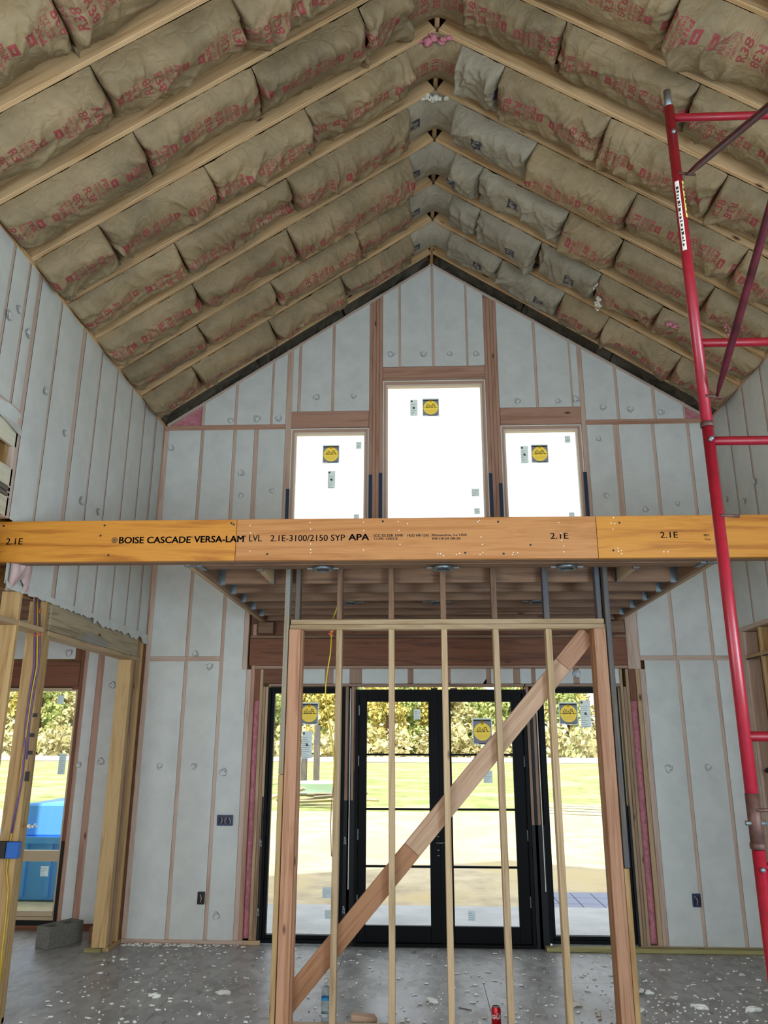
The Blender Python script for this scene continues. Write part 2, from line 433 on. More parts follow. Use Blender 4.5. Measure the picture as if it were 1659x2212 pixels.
def kraft(name, im, c1, c2, ink, fac=.85):
    mt, nt, b = new_mat(name)
    tc = N(nt, 'ShaderNodeTexCoord'); oi = N(nt, 'ShaderNodeObjectInfo')
    co = tc.outputs['Object']
    n1 = noise(nt, co, 2.2, 5, .6); n2 = noise(nt, mapped(nt, co, (1, 1, 1)), 26, 4, .65)
    c = ramp(nt, n1, [(.3, srgb(c2)), (.68, srgb(c1))]).outputs[0]
    c = mixc(nt, .5, c, ramp(nt, n2, [(.3, (.8, .79, .77, 1)), (.6, (1, 1, 1, 1))]).outputs[0], 'MULTIPLY')
    it = N(nt, 'ShaderNodeTexImage'); it.image = im; it.interpolation = 'Linear'; nt.links.new(tc.outputs['UV'], it.inputs[0])
    mu = N(nt, 'ShaderNodeMath', operation='MULTIPLY'); mu.inputs[1].default_value = fac
    w = noise(nt, co, 9, 2); wr = ramp(nt, w, [(.3, (.7, .7, .7, 1)), (.5, (1, 1, 1, 1))]).outputs[0]
    m2 = N(nt, 'ShaderNodeMath', operation='MULTIPLY'); nt.links.new(it.outputs[0], m2.inputs[0]); nt.links.new(wr, m2.inputs[1])
    nt.links.new(m2.outputs[0], mu.inputs[0])
    c = mixc(nt, mu.outputs[0], c, srgb(ink))
    mr = N(nt, 'ShaderNodeMapRange'); mr.inputs[3].default_value = .9; mr.inputs[4].default_value = 1.08
    nt.links.new(oi.outputs['Random'], mr.inputs[0])
    hs = N(nt, 'ShaderNodeHueSaturation'); nt.links.new(c, hs.inputs['Color']); nt.links.new(mr.outputs[0], hs.inputs['Value'])
    nt.links.new(hs.outputs[0], b.inputs['Base Color']); b.inputs['Roughness'].default_value = .62
    b.inputs['Specular IOR Level'].default_value = .35
    v = N(nt, 'ShaderNodeTexVoronoi', feature='DISTANCE_TO_EDGE'); v.inputs['Scale'].default_value = 9
    dn = N(nt, 'ShaderNodeTexNoise'); dn.inputs['Scale'].default_value = 7; nt.links.new(co, dn.inputs['Vector'])
    vm = N(nt, 'ShaderNodeMix', data_type='VECTOR'); vm.inputs[0].default_value = .22
    nt.links.new(co, vm.inputs[4]); nt.links.new(dn.outputs['Color'], vm.inputs[5]); nt.links.new(vm.outputs[1], v.inputs['Vector'])
    sm = ramp(nt, v.outputs['Distance'], [(0, (0, 0, 0, 1)), (.16, (1, 1, 1, 1))]).outputs[0]
    bump(nt, b, sm, .007, .45)
    return mt
im_r = make_image('kraft_print_red', owens); im_j = make_image('kraft_print_navy', jm)
M['kraft'] = kraft('kraft_pink', im_r, '#a08b69', '#786a50', '#96303f', .85)
M['kraft_jm'] = kraft('kraft_grey', im_j, '#a39a86', '#8c836f', '#1f2940', .93)

M['kraft_shade'] = flat('kraft_shade', '#544c3f', .8, nz=.3, nscale=12)  # kraft darkened to paint the shade of the gap beside the gable
# ------------------------------------------------------------------ floor
floor = raw('floor', [(-7, -4.2, -.02), (5, -4.2, -.02), (5, 9.1, -.02), (-7, 9.1, -.02), (-7, -4.2, -.3), (5, -4.2, -.3), (5, 9.1, -.3), (-7, 9.1, -.3)],
            [(0, 1, 2, 3), (7, 6, 5, 4), (0, 4, 5, 1), (1, 5, 6, 2), (2, 6, 7, 3), (3, 7, 4, 0)], 'osb')
tag(floor, kind='structure')
for j in range(5):
    y0 = 8.52 - (j + 1) * 1.22
    off = -5.6 + (j % 2) * 1.22
    for i in range(5):
        x0 = off + i * 2.44
        boxes('floor_panel', [(x0 + .002, x0 + 2.438, y0 + .002, y0 + 1.218, -.019, 0)], 'osb', floor)
boxes('floor_panel', [(-7, -5.62, 2.4, 9.0, -.019, 0)], 'osb', floor)
boxes('floor_panel', [(-5.6, -2.95, 8.522, 9.0, -.019, 0)], 'osb', floor)

# ------------------------------------------------------------------ ceiling: deck, rafters, faced insulation batts
ceil_dk = .30
def roof_pt(side, s, y, h):
    """s up the slope from the eave, h into the room from the rafter undersides"""
    if side < 0: return (XL + s * CT + h * ST, y, ZE + s * ST - h * CT)
    return (XR - s * CT - h * ST, y, ZE + s * ST - h * CT)
SLEN = (XM - XL) / CT
def slope_box(side, s0, s1, y0, y1, h0, h1):
    V = [roof_pt(side, s, y, h) for h in (h0, h1) for s, y in ((s0, y0), (s1, y0), (s1, y1), (s0, y1))]
    return V, [(0, 1, 2, 3), (7, 6, 5, 4), (0, 4, 5, 1), (1, 5, 6, 2), (2, 6, 7, 3), (3, 7, 4, 0)]
V = []; F = []
for side in (-1, 1):
    v_, f_ = slope_box(side, -.7, SLEN + .3, -4.3, 8.8, -.29, -.33)
    F += [tuple(i + len(V) for i in f) for f in f_]; V += v_
    v_, f_ = slope_box(side, -.02, SLEN, -4.3, 2.62, -.10, -.28)      # plain insulation layer behind the viewer
    F += [tuple(i + len(V) for i in f) for f in f_]; V += v_
ceiling = raw('ceiling', V, F, 'osb_wood'); tag(ceiling, kind='structure')
board('ridge_board', XM - .02, XM + .02, 1.5, 8.5, ZR + .07, ZR + .28, 'rafter', ceiling)
RY = [8.150 - .612 * k for k in range(10)]
for k, y in enumerate(RY):
    for side in (-1, 1):
        a = roof_pt(side, -.02, y + .019, -.143); b_ = roof_pt(side, SLEN - .012, y + .019, -.143)
        up = Vector(roof_pt(side, 0, 0, 0)) - Vector(roof_pt(side, 0, 0, 1))
        plank('rafter', a, b_, up, .038, .286, 'rafter', ceiling)
def batt(side, s0, s1, y0, y1, kind, seed, near=.002, far=-.15, amp=None):
    r = random.Random(seed)
    L = s1 - s0; W = y1 - y0
    n = max(8, int(L / .012)); mm = max(8, int(W / .014))
    S, Y = np.meshgrid(np.linspace(0, L, n), np.linspace(0, W, mm), indexing='ij')
    t = Y / W; e = np.minimum(S, L - S)
    endf = np.clip(e / (r.uniform(.03, .06) * (1 + 1.6 * vn(Y * 7, S * 0, seed + 2))), 0, 1); endf = np.sqrt(1 - (1 - endf) ** 2)
    tp = t ** r.uniform(.7, .95)
    tilt = (vn(S * 1.7, S * 0 + 3, seed + 12) - .5) * .5
    tp = np.clip(tp + tilt * t * (1 - t) * 2, 0, 1)
    prof = np.clip(1 - np.abs(2 * tp - 1) ** r.uniform(2.6, 4.2), 0, 1)
    A = amp if amp is not None else r.uniform(.12, .19)
    A = A * (.72 + .5 * vn(S * 2.1, Y * 2.3, seed))
    h = near * (1 - t ** 1.8) + far * t ** 1.8 + A * prof * (.45 + .55 * endf) - .035 * (1 - endf) * prof
    h0 = h.copy()
    # folds: ridged noise in a few directions, stronger near the ends and stapled edges
    for q in range(8):
        an = r.uniform(-1.5, 1.5); f1 = r.uniform(3.5, 14); f2 = f1 * .13
        u = S * math.cos(an) + Y * math.sin(an); w = -S * math.sin(an) + Y * math.cos(an)
        wob = (vn(S * 4, Y * 4, seed + 9 + q) - .5) * .5
        rg = 1 - np.abs(2 * vn(u * f1 + wob * 2, w * f2 + wob, seed + 31 * q) - 1)
        mask = np.clip(vn(S * 2.6 + 7, Y * 3 + q, seed + 77 + q) * 1.7 - .55, 0, 1) + .7 * np.exp(-e / .12)
        h = h + (rg ** 4 - .2) * mask * r.uniform(.15, .32) / f1
    edge = np.exp(-np.minimum(Y, W - Y) / .05)
    h = h0 + (h - h0) * np.clip(Y / .07, .12, 1)
    h = h + (vn(S * 11, Y * 2, seed + 5) - .5) * .035 * edge * np.clip(Y / .12, .1, 1)
    h = h + (vn(S * 22, Y * 22, seed + 6) - .5) * .007
    s = s0 + S
    if side < 0: Pt = np.stack([XL + s * CT + h * ST, y0 + Y, ZE + s * ST - h * CT], -1)
    else: Pt = np.stack([XR - s * CT - h * ST, y0 + Y, ZE + s * ST - h * CT], -1)
    vo = r.uniform(0, 1); uo = (.13 if side < 0 else -.15) + r.uniform(-.07, .07)
    U = (Y if side < 0 else (W - Y)) / .6 + uo
    UV = np.stack([U, S / 1.2 + vo], -1)
    return grid_mesh('insulation_batt', Pt, kind, ceiling, UV, flip=(side < 0))
def ridge_batt(y0, y1, kind, seed):
    r = random.Random(seed); a, b_ = .33, .27; L = a + b_; W = y1 - y0
    n, mm = 46, 40
    S, Y = np.meshgrid(np.linspace(-a, b_, n), np.linspace(0, W, mm), indexing='ij'); t = Y / W
    e = np.minimum(S + a, b_ - S); endf = np.clip(e / .06, 0, 1) ** .5
    h = -.02 * (1 - t) - .13 * t + r.uniform(.11, .15) * (1 - np.abs(2 * t ** .85 - 1) ** 2.4) * (.4 + .6 * endf) - .02 * (1 - endf)
    for q in range(6):
        an = r.uniform(-1.5, 1.5); f1 = r.uniform(5, 12)
        u = S * math.cos(an) + Y * math.sin(an); w = -S * math.sin(an) + Y * math.cos(an)
        rg = 1 - np.abs(2 * vn(u * f1 + 40, w * f1 * .25 + 9, seed + 31 * q) - 1)
        h = h + (rg ** 4 - .2) * np.clip(vn(S * 4 + 7, Y * 4 + q, seed + q) * 1.5 - .4, 0, 1) * .09 / f1 * 1.2
    X = XM + S; Z = ZR - SL * (np.sqrt(S ** 2 + .05 ** 2) - .05) - h - .015
    UV = np.stack([(.05 + Y) / .6, (S + a) / 1.2 + r.choice((0.02, .52))], -1)
    return grid_mesh('insulation_batt', np.stack([X, y0 + Y, Z], -1), kind, ceiling, UV, flip=True)
seed = 100
for k in range(9):
    ridge_batt(RY[k + 1] + .038, RY[k], 'kraft_jm' if k < 4 else 'kraft', 900 + k)
for k in range(9):
    y0, y1 = RY[k + 1] + .038, RY[k]
    for side in (-1, 1):
        # where the joints between batts fall, measured up the slope
        a = random.uniform(.55, 1.15)
        cuts = [0.0]
        if side > 0:
            jm_from = [2.05, 1.75, 2.25, 2.7, 3.1, 9, 9, 9, 9][k]
        else:
            jm_from = 9
        top = SLEN - (.30 if side < 0 else .24)
        lim = min(jm_from, top)
        c_ = a
        while c_ < lim - .35: cuts.append(c_); c_ += random.uniform(.85, 1.2)
        cuts.append(lim)
        c_ = lim
        while c_ < top - .02:
            c_ = min(c_ + random.uniform(.6, .95), top)
            if top - c_ < .3: c_ = top
            cuts.append(c_)
        for i in range(len(cuts) - 1):
            kind = 'kraft_jm' if cuts[i] >= jm_from - .01 else 'kraft'
            seed += 1
            batt(side, cuts[i] + (.003 if i else 0), cuts[i + 1] - .003, y0, y1, kind, seed)
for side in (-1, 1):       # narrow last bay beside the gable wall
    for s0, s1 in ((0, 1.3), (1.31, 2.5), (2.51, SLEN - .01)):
        seed += 1; batt(side, s0, s1, 8.19, D + .1, 'kraft_shade', seed, -.10, -.03, .02)

def fluff(name, loc, size, mat, parent, n=26, seed=1, label=None, stretch=(1, 1, 1)):
    r = random.Random(seed); bm = bmesh.new()
    for i in range(n):
        s_ = r.uniform(.25, .6) * size
        ret = bmesh.ops.create_icosphere(bm, subdivisions=1, radius=s_ * .5)
        off = Vector((r.gauss(0, .35) * stretch[0], r.gauss(0, .35) * stretch[1], r.gauss(0, .35) * stretch[2])) * size
        sc = Vector((r.uniform(.5, 1.3), r.uniform(.5, 1.3), r.uniform(.4, 1)))
        for v in ret['verts']:
            v.co = Vector((v.co.x * sc.x, v.co.y * sc.y, v.co.z * sc.z)) * r.uniform(.8, 1.25) + off
    me = bpy.data.meshes.new(name); bm.to_mesh(me); bm.free()
    me.polygons.foreach_set('use_smooth', [True] * len(me.polygons))
    o = link(name, me, mat, parent, label); o.location = Vector(loc) - (parent.location if parent else Vector())
    return o
fluff('loose_wool', (1.83, 7.10, 6.36), .10, 'whitewool', ceiling, 26, 3, 'torn white insulation wool', (.6, .3, .8))
fluff('loose_wool', (1.85, 7.16, 6.20), .08, 'whitewool', ceiling, 18, 4, 'torn white insulation wool', (.5, .3, 1.3))
fluff('loose_wool', (.17, 5.12, 7.42), .13, 'pink', ceiling, 24, 5, 'bare pink insulation wool', (1.5, .3, .25))
fluff('loose_wool', (.17, 5.74, 7.43), .10, 'whitewool', ceiling, 20, 6, 'bare white insulation wool', (1.7, .3, .2))
fluff('loose_wool', (-2.84, 5.28, 5.42), .10, 'pink', ceiling, 20, 7, 'bare pink insulation wool', (.8, .8, .9))
fluff('loose_wool', (2.55, 7.02, 5.86), .10, 'pink', ceiling, 22, 8, 'bare pink insulation wool', (1.8, .3, .8))
fluff('loose_wool', (2.90, 6.62, 5.62), .11, 'pink', ceiling, 22, 9, 'bare pink insulation wool', (.8, .5, 1.2))

# ------------------------------------------------------------------ netted wall bays
def pillow(u0, u1, v0, v1, place, parent, seed, top=None, amp=.010, name='insulation_panel'):
    """a slightly bulging panel of netting; top(u) clips the upper edge"""
    n = max(4, int((u1 - u0) / .035)); mm = max(4, int((v1 - v0) / .045))
    A, B = np.meshgrid(np.linspace(0, 1, n), np.linspace(0, 1, mm), indexing='ij')
    U = u0 + A * (u1 - u0); tp = v1 if top is None else np.vectorize(top)(U)
    Vv = v0 + B * (tp - v0)
    W = min(u1 - u0, v1 - v0)
    e = np.minimum(np.minimum(U - u0, u1 - U), np.minimum(Vv - v0, tp - Vv))
    h = amp * (1 - np.clip(1 - e / (.5 * W), 0, 1) ** 2.2)
    ef = np.clip(e / .05, 0, 1)
    h = h + ef * (vn(U * 5, Vv * 4, seed) - .5) * .004 + ef * (vn(U * 22 + Vv * 6, Vv * 7 - U * 4, seed + 3) - .5) * .0016
    return grid_mesh(name, place(U, Vv, h), 'netting', parent)
def back_place(Yw):
    return lambda U, V, h: np.stack([U, Yw - h, V], -1)
def left_place(Xw): return lambda U, V, h: np.stack([Xw + h, U, V], -1)
def right_place(Xw): return lambda U, V, h: np.stack([Xw - h, U, V], -1)
_spot = None
def spot(loc, nrm, parent, r=.038):
    """a plugged fill hole in the netting: ring and puff"""
    global _spot
    if _spot is None:
        V = []; F = []; seg = 12
        for (rr, hh) in ((1.0, 0), (.86, .10), (.70, .02), (.45, .12), (.0001, .22)):
            for k in range(seg):
                a = 2 * math.pi * k / seg; j = 1 + .12 * math.sin(3 * a + rr * 9)
                V.append((rr * math.cos(a) * j, rr * math.sin(a) * j, hh))
        for i in range(4):
            for k in range(seg):
                a, b_ = i * seg + k, i * seg + (k + 1) % seg; F.append((a, b_, b_ + seg, a + seg))
        me = bpy.data.meshes.new('fill_hole'); me.from_pydata(V, [], F)
        me.polygons.foreach_set('use_smooth', [True] * len(F))
        mi = [1 if i < 12 or 24 <= i < 30 else 0 for i in range(len(F))]; me.materials.append(M['netting']); me.materials.append(M['dirt'])
        me.polygons.foreach_set('material_index', mi); _spot = me
    o = bpy.data.objects.new('fill_hole', _spot); COL.objects.link(o); o.parent = parent
    q = Vector(nrm).to_track_quat('Z', 'Y'); o.rotation_euler = (q @ Matrix.Rotation(random.uniform(0, 6), 3, 'Z').to_quaternion()).to_euler()
    o.location = loc; o.scale = (r * random.uniform(.8, 1.1),) * 3
    return o

# ---- back (gable) wall
BX = [(-3.07, -1.66), (-1.66, 2.16), (2.16, 3.47)]
def gz(x): return ZE + SL * (min(x, 2 * XM - x) - XL)
bm = bmesh.new()
def wallprism(x0, x1, z0, z1):
    box_verts(bm, x0, x1, D + .145, D + .16, z0, z1)
wallprism(-3.07, -1.60, -.3, 5.36); wallprism(2.07, 3.47, -.3, 5.36)
wallprism(-1.60, 2.07, 2.46, 3.88)
wallprism(-1.60, -1.46, 3.88, 5.36); wallprism(-.56, -.38, 3.88, 5.96); wallprism(.79, .965, 3.88, 5.96); wallprism(1.875, 2.07, 3.88, 5.36)
wallprism(-.775, -.66, 0, 2.46); wallprism(1.09, 1.235, 0, 2.46)
for (x0, x1, zb) in ((-3.07, -.38, 5.36), (-.38, .2, 5.96), (.2, .79, 5.96), (.79, 3.47, 5.36)):
    n = 8
    for i in range(n):
        a = x0 + (x1 - x0) * i / n; b_ = x0 + (x1 - x0) * (i + 1) / n
        vs, _ = box_verts(bm, a, b_, D + .145, D + .16, zb, zb + .1)
        for v in vs[4:]: v.co.z = gz(v.co.x) + .33
gc = [tuple(v.co) for v in bm.verts]
me = bpy.data.meshes.new('wall_back'); bm.to_mesh(me); bm.free(); set_gc(me, gc)
wall_back = link('wall_back', me, 'osb_wood'); tag(wall_back, kind='structure')
YS0, YS1 = D + .002, D + .142
def vstud(x0, x1, z0, z1, mat='veiled_stud', name='stud', y0=YS0, y1=YS1):
    return board(name, x0, x1, y0, y1, z0, z1, mat, wall_back)
def gtop(x0, x1): return min(gz(x0), gz(x1)) + .01
# lower left part
vstud(-2.926, -2.872, .04, 5.349); vstud(-2.496, -2.458, .04, 2.707); vstud(-2.496, -2.458, 2.756, 5.349)
vstud(-2.118, -2.080, .04, 5.349); vstud(-1.875, -1.822, 2.62, 5.349)
vstud(-1.826, -1.775, .04, 2.62); vstud(-1.775, -1.735, .04, 3.1, 'veiled_header')
for (x0, x1) in ((-2.872, -2.477), (-2.4765, -2.118)): board('blocking', x0, x1, YS0, YS1, 2.707, 2.756, 'veiled_stud', wall_back)
board('bottom_plate', -2.926, -1.66, D - .003, YS1, 0, .04, 'veiled_stud', wall_back)
bp = back_place(D)
sd = 500
for (x0, x1, z0, z1) in ((-2.872, -2.496, .04, 2.707), (-2.458, -2.118, .04, 2.707), (-2.080, -1.826, .04, 2.62), (-2.872, -2.496, 2.756, 5.349), (-2.458, -2.118, 2.756, 5.349), (-2.080, -1.875, 2.62, 5.349), (-1.822, -1.518, 3.40, 5.349)):
    sd += 1; pillow(x0, x1, z0, z1, bp, wall_back, sd)
# left of the glazed opening: bare studs and a strip of pink wool
fl = pillow(-1.735, -1.675, .05, 2.30, lambda U, V, h: np.stack([U, D + .03 - h * 2, V], -1), wall_back, 77, amp=.02, name='pink_insulation')
fl.data.materials.clear(); fl.data.materials.append(M['pink'])
vstud(-1.735, -1.675, 2.30, 2.94, 'header')
vstud(-1.675, -1.642, .04, 2.62, 'pine'); vstud(-1.640, -1.612, .04, 2.44, 'bare_stud'); vstud(-1.610, -1.583, .04, 2.44, 'pine')
board('bottom_plate', -1.735, -1.56, D - .01, YS1, 0, .04, 'pine', wall_back)
# upper left
board('top_plate', -2.926, -1.52, YS0 - .004, YS1, 5.349, 5.411, 'veiled_header', wall_back)
board('top_plate', 1.92, 3.325, YS0 - .004, YS1, 5.349, 5.411, 'veiled_header', wall_back)
for (x0, x1, z0) in ((-2.503, -2.466, 5.411), (-2.118, -2.085, 5.411), (-1.695, -1.668, 5.411), (-1.386, -1.350, 5.565), (-.990, -.958, 5.565), (-.205, -.177, 6.115), (.187, .217, 6.115), (.589, .613, 6.115), (1.372, 1.404, 5.575), (1.776, 1.797, 5.575), (2.278, 2.31, 5.411), (2.688, 2.722, 5.411), (3.02, 3.05, 5.411)):
    z1 = gtop(x0, x1)
    if z1 > z0 + .03: vstud(x0, x1, z0, z1)
vstud(-1.518, -1.448, 3.40, gtop(-1.518, -1.448)); vstud(1.872, 1.928, 3.40, gtop(1.872, 1.928))
for i in range(4):
    vstud(-.549 + .0395 * i, -.549 + .0395 * i + .038, 3.40, gtop(-.549, -.4) if i in (0, 1, 2) else gtop(-.43, -.4), 'veiled_header' )
    vstud(.801 + .0385 * i, .801 + .0385 * i + .037, 3.40, gtop(.8, .95), 'veiled_header')
board('window_header', -1.446, -.551, YS0 - .004, YS1, 5.365, 5.563, 'veiled_header', wall_back)
board('window_header', -.390, .799, YS0 - .004, YS1, 5.974, 6.112, 'veiled_header', wall_back)
board('window_header', -.390, .799, YS0, YS1, 5.945, 5.973, 'bare_stud', wall_back)
board('window_header', .957, 1.870, YS0 - .004, YS1, 5.367, 5.573, 'veiled_header', wall_back)
def rl(o=.0): return lambda u: ZE + SL * (min(u, 2 * XM - u) - XL) - o
for (x0, x1, z0) in ((-2.466, -2.118, 5.411), (-2.085, -1.695, 5.411), (-1.668, -1.518, 5.411), (-1.448, -1.386, 5.565), (-1.350, -.990, 5.565), (-.958, -.549, 5.565), (-.391, -.205, 6.115), (-.177, .187, 6.115), (.217, .589, 6.115), (.613, .801, 6.115), (.955, 1.372, 5.575), (1.404, 1.776, 5.575), (1.797, 1.872, 5.575), (1.928, 2.278, 5.411), (2.31, 2.688, 5.411), (2.722, 3.02, 5.411)):
    sd += 1; pillow(x0, x1, z0, 0, bp, wall_back, sd, top=rl(.035))
for (x0, x1, f) in ((-2.90, -2.503, 1), (3.05, 3.30, -1)):
    o_ = pillow(x0, x1, 5.411, 0, lambda U, V, h: np.stack([U, D + .03 - h * 2, V], -1), wall_back, 91 + f, top=rl(.03), name='pink_insulation')
    o_.data.materials.clear(); o_.data.materials.append(M['pink'])
# sloping plate under the gable rafters, seen through the netting
for side in (-1, 1):
    a = roof_pt(side, .02, D + .06, .022); b_ = roof_pt(side, SLEN - .01, D + .06, .022)
    up = Vector(roof_pt(side, 0, 0, 0)) - Vector(roof_pt(side, 0, 0, 1))
    plank('gable_plate', a, b_, up, .13, .034, 'veiled_side', wall_back)
# right part
for (x0, x1, z0, z1) in ((2.219, 2.285, 3.4, 5.349), (2.66, 2.696, .04, 2.707), (2.645, 2.681, 2.756, 5.349), (3.045, 3.082, .04, 2.707), (3.035, 3.07, 2.756, 5.349), (3.275, 3.325, .04, 5.349), (2.285, 2.340, .04, 2.62), (2.172, 2.302, 2.62, 3.40)):
    vstud(x0, x1, z0, z1)
vstud(2.238, 2.283, .04, 2.62, 'pine')
for (x0, x1) in ((2.302, 2.67), (2.6705, 3.05), (3.0505, 3.275)): board('blocking', x0, x1, YS0, YS1, 2.707, 2.756, 'veiled_stud', wall_back)
for (x0, x1, z0, z1) in ((2.34, 2.66, .04, 2.707), (2.696, 3.045, .04, 2.707), (3.082, 3.275, .04, 2.707), (2.302, 2.645, 2.756, 3.4), (2.285, 2.645, 3.4, 5.349), (2.681, 3.035, 2.756, 5.349), (3.07, 3.275, 2.756, 5.349), (1.928, 2.219, 3.40, 5.349)):
    sd += 1; pillow(x0, x1, z0, z1, bp, wall_back, sd)
fl = pillow(2.168, 2.236, .05, 2.30, lambda U, V, h: np.stack([U, D + .03 - h * 2, V], -1), wall_back, 78, amp=.02, name='pink_insulation')
fl.data.materials.clear(); fl.data.materials.append(M['pink'])
vstud(2.168, 2.236, 2.30, 2.62, 'header')
vstud(2.135, 2.166, .04, 2.62, 'pine'); vstud(2.104, 2.133, .04, 2.44, 'bare_stud'); vstud(2.074, 2.102, .04, 2.62, 'pine')
board('bottom_plate', 2.07, 3.325, D - .003, YS1, 0, .04, 'veiled_stud', wall_back)
board('sill_board', 1.17, 3.325, 8.272, 8.360, .001, .038, 'treated', wall_back)
# header over the doors, little studs and white panels below it
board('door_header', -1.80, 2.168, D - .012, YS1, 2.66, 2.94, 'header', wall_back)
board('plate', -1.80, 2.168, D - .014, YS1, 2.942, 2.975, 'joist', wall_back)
board('plate', -1.735, 2.168, YS0 - .006, YS1, 2.625, 2.658, 'bare_stud', wall_back)
board('plate', -1.58, 1.09, YS0 - .006, YS1, 2.442, 2.470, 'bare_stud', wall_back)
board('plate', 1.10, 2.074, YS0 - .006, YS1, 2.442, 2.470, 'bare_stud', wall_back)
boxes('sheathing_panel', [(-1.64, -1.33, YS0, YS0 + .02, 2.472, 2.623)], 'header', wall_back)
cx = [-1.33, -.99, -.90, -.73, -.60, -.12, -.06, .70, .75, .98, 1.05, 1.165, 1.21, 1.60, 1.66, 2.07]
for i in range(0, len(cx) - 1, 2):
    sd += 1; pillow(cx[i] if i else -1.33, cx[i + 1], 2.472, 2.623, bp, wall_back, sd, amp=.006)
    if i + 2 < len(cx): vstud(cx[i + 1], cx[i + 2], 2.472, 2.623, 'bare_stud')
pillow(-.06 + .36, .70, 2.472, 2.623, bp, wall_back, 991, amp=.006); vstud(.29, .33, 2.472, 2.623, 'bare_stud', y0=YS0 - .008)
# above the header, behind the loft
boxes('sheathing_panel', [(-1.80, 2.17, D + .02, D + .04, 2.98, 3.9)], 'header', wall_back)
# jack studs and tape around the doors
for (x0, x1) in ((-.768, -.735), (-.705, -.676), (1.100, 1.130), (1.160, 1.190)): vstud(x0, x1, .0, 2.44, 'bare_stud')
for (x0, x1, zt) in ((-1.600, -1.584, 1.35), (1.131, 1.159, 2.3), (-.734, -.706, 2.3), (2.050, 2.072, 1.28), (-.673, -.662, 1.6)):
    boxes('sealing_tape', [(x0, x1, D - .006, YS1, .0, zt)], 'tape', wall_back, 'black sealing tape')
for (x0, x1, zt) in ((-.770, -.672, 1.32), (1.098, 1.222, 1.10)):
    boxes('sealing_tape', [(x0, x1, D - .006, D - .001, .0, zt)], 'tape', wall_back, 'wide black sealing tape')
for (x0, x1) in ((-.728, -.706), (1.190, 1.222)):
    boxes('foam_seal', [(x0 + .01, x0 + .018, D - .012, D + .05, .5, 2.42)], 'foam', wall_back)
for (px, py) in ((562, 1830), (557, 1980), (745, 1825), (742, 1975)):
    q = P(px, py, D - .009); V, T = fit('ZIP', .075, .022, bold=.02)
    V3 = [(q.x - .012 + .024 - v[1], q.y, q.z + v[0]) for v in V]
    raw('tape_print', V3, T, 'white_mark', wall_back)
for (px, z0, z1) in ((621, 3.9, 4.62), (800, 3.9, 4.78), (822, 3.9, 4.80), (1062, 3.9, 4.78), (1083, 3.9, 4.66), (1268, 3.9, 4.78)):
    x = P(px, 1080, D).x
    boxes('sealing_tape', [(x - .020, x + .018, D - .009, D - .002, z0, z1)], 'blue_tape', wall_back, 'dark blue sealing tape')
# fill holes in the back wall netting
for (px, py) in ((468, 1140), (521, 1022), (587, 1060), (498, 908), (555, 904), (602, 904), (684, 858), (764, 856), (845, 765), (915, 765), (972, 764), (1029, 764), (1118, 866), (1206, 866), (1245, 862), (1303, 880), (1362, 884), (1428, 890), (1294, 948), (1310, 1070), (1395, 1100), (1464, 1088), (520, 1070), (370, 968), (422, 1412), (452, 1440), (344, 1655), (419, 1655), (482, 1668), (467, 1978), (1445, 1660), (1530, 1658), (1246, 1456)):
    q = P(px, py, D - .015); spot(q, (0, -1, 0), wall_back)

# ---- left wall
wall_left = empty('wall_left'); tag(wall_left, kind='structure')
lp = left_place(XL)
LS = [(-4.2, -4.16), (-1.6, -1.56), (4.44, 4.48), (4.84, 4.88), (5.08, 5.116), (5.235, 5.300), (5.628, 5.665), (6.075, 6.150), (6.495, 6.53), (6.885, 6.92), (7.295, 7.33), (7.69, 7.725), (8.04, 8.10), (8.34, 8.385)]
for i, (a, b_) in enumerate(LS):
    z0 = 4.23 if b_ < 5.2 else (3.42 if b_ < 5.31 else 2.962)
    board('stud', XL - .142, XL - .002, a, b_, z0, 5.385, 'veiled_side', wall_left)
    if i + 1 < len(LS):
        z0 = 4.23 if b_ < 5.2 else (3.42 if b_ < 5.31 else 2.962)
        sd += 1; pillow(b_, LS[i + 1][0], z0, 5.385, lp, wall_left, sd, amp=.004)
board('top_plate', XL - .14, XL + .006, -4.2, D, 5.385, 5.424, 'rafter', wall_left)
board('plate', XL - .14, XL + .004, -4.2, 5.235, 4.19, 4.232, 'veiled_stud', wall_left)
pillow(5.350, 5.628, 2.962, 3.42, lp, wall_left, 1207, amp=.004)
# ragged hem of the netting over the header
V = []; F = []; n = 90
for i in range(n):
    y = 5.35 + (8.385 - 5.35) * i / (n - 1); zz = 2.945 - .02 * random.random() - ((.05 * float(vn(np.array([y * 9]), np.array([1.]), 4)[0]) + .012 * random.random()) if y > 6.9 else 0)
    V += [(XL + .012, y, 2.985), (XL + .014 + .012 * random.random(), y, zz)]
for i in range(n - 1): F.append((2 * i, 2 * i + 1, 2 * i + 3, 2 * i + 2))
o_ = raw('netting_hem', V, F, 'netting', wall_left, True)
# framing below: studs, header, jacks, blocking
for (a, b_, z1) in ((4.82, 4.858, 4.19), (5.20, 5.238, 2.95), (5.60, 5.638, 2.95), (6.03, 6.068, 2.95)):
    board('stud', XL - .140, XL, a, b_, .04, z1, 'stud', wall_left)
board('jack_stud', XL - .140, XL, 6.070, 6.108, .04, 2.687, 'stud', wall_left)
board('jack_stud', XL - .140, XL, 6.11, 6.148, 0.0, 2.687, 'stud', wall_left)
for (a, b_) in ((4.86, 5.2), (5.238, 5.60), (5.638, 6.03)): board('blocking', XL - .140, XL + .002, a, b_, 2.70, 2.738, 'pine', wall_left)
board('header', XL - .140, XL + .002, 6.11, 8.12, 2.727, 2.958, 'pine_grey', wall_left)
board('plate', XL - .140, XL + .003, 6.11, 8.12, 2.688, 2.725, 'pine', wall_left)
board('jack_stud', XL - .140, XL, 7.995, 8.033, .045, 2.687, 'stud', wall_left)
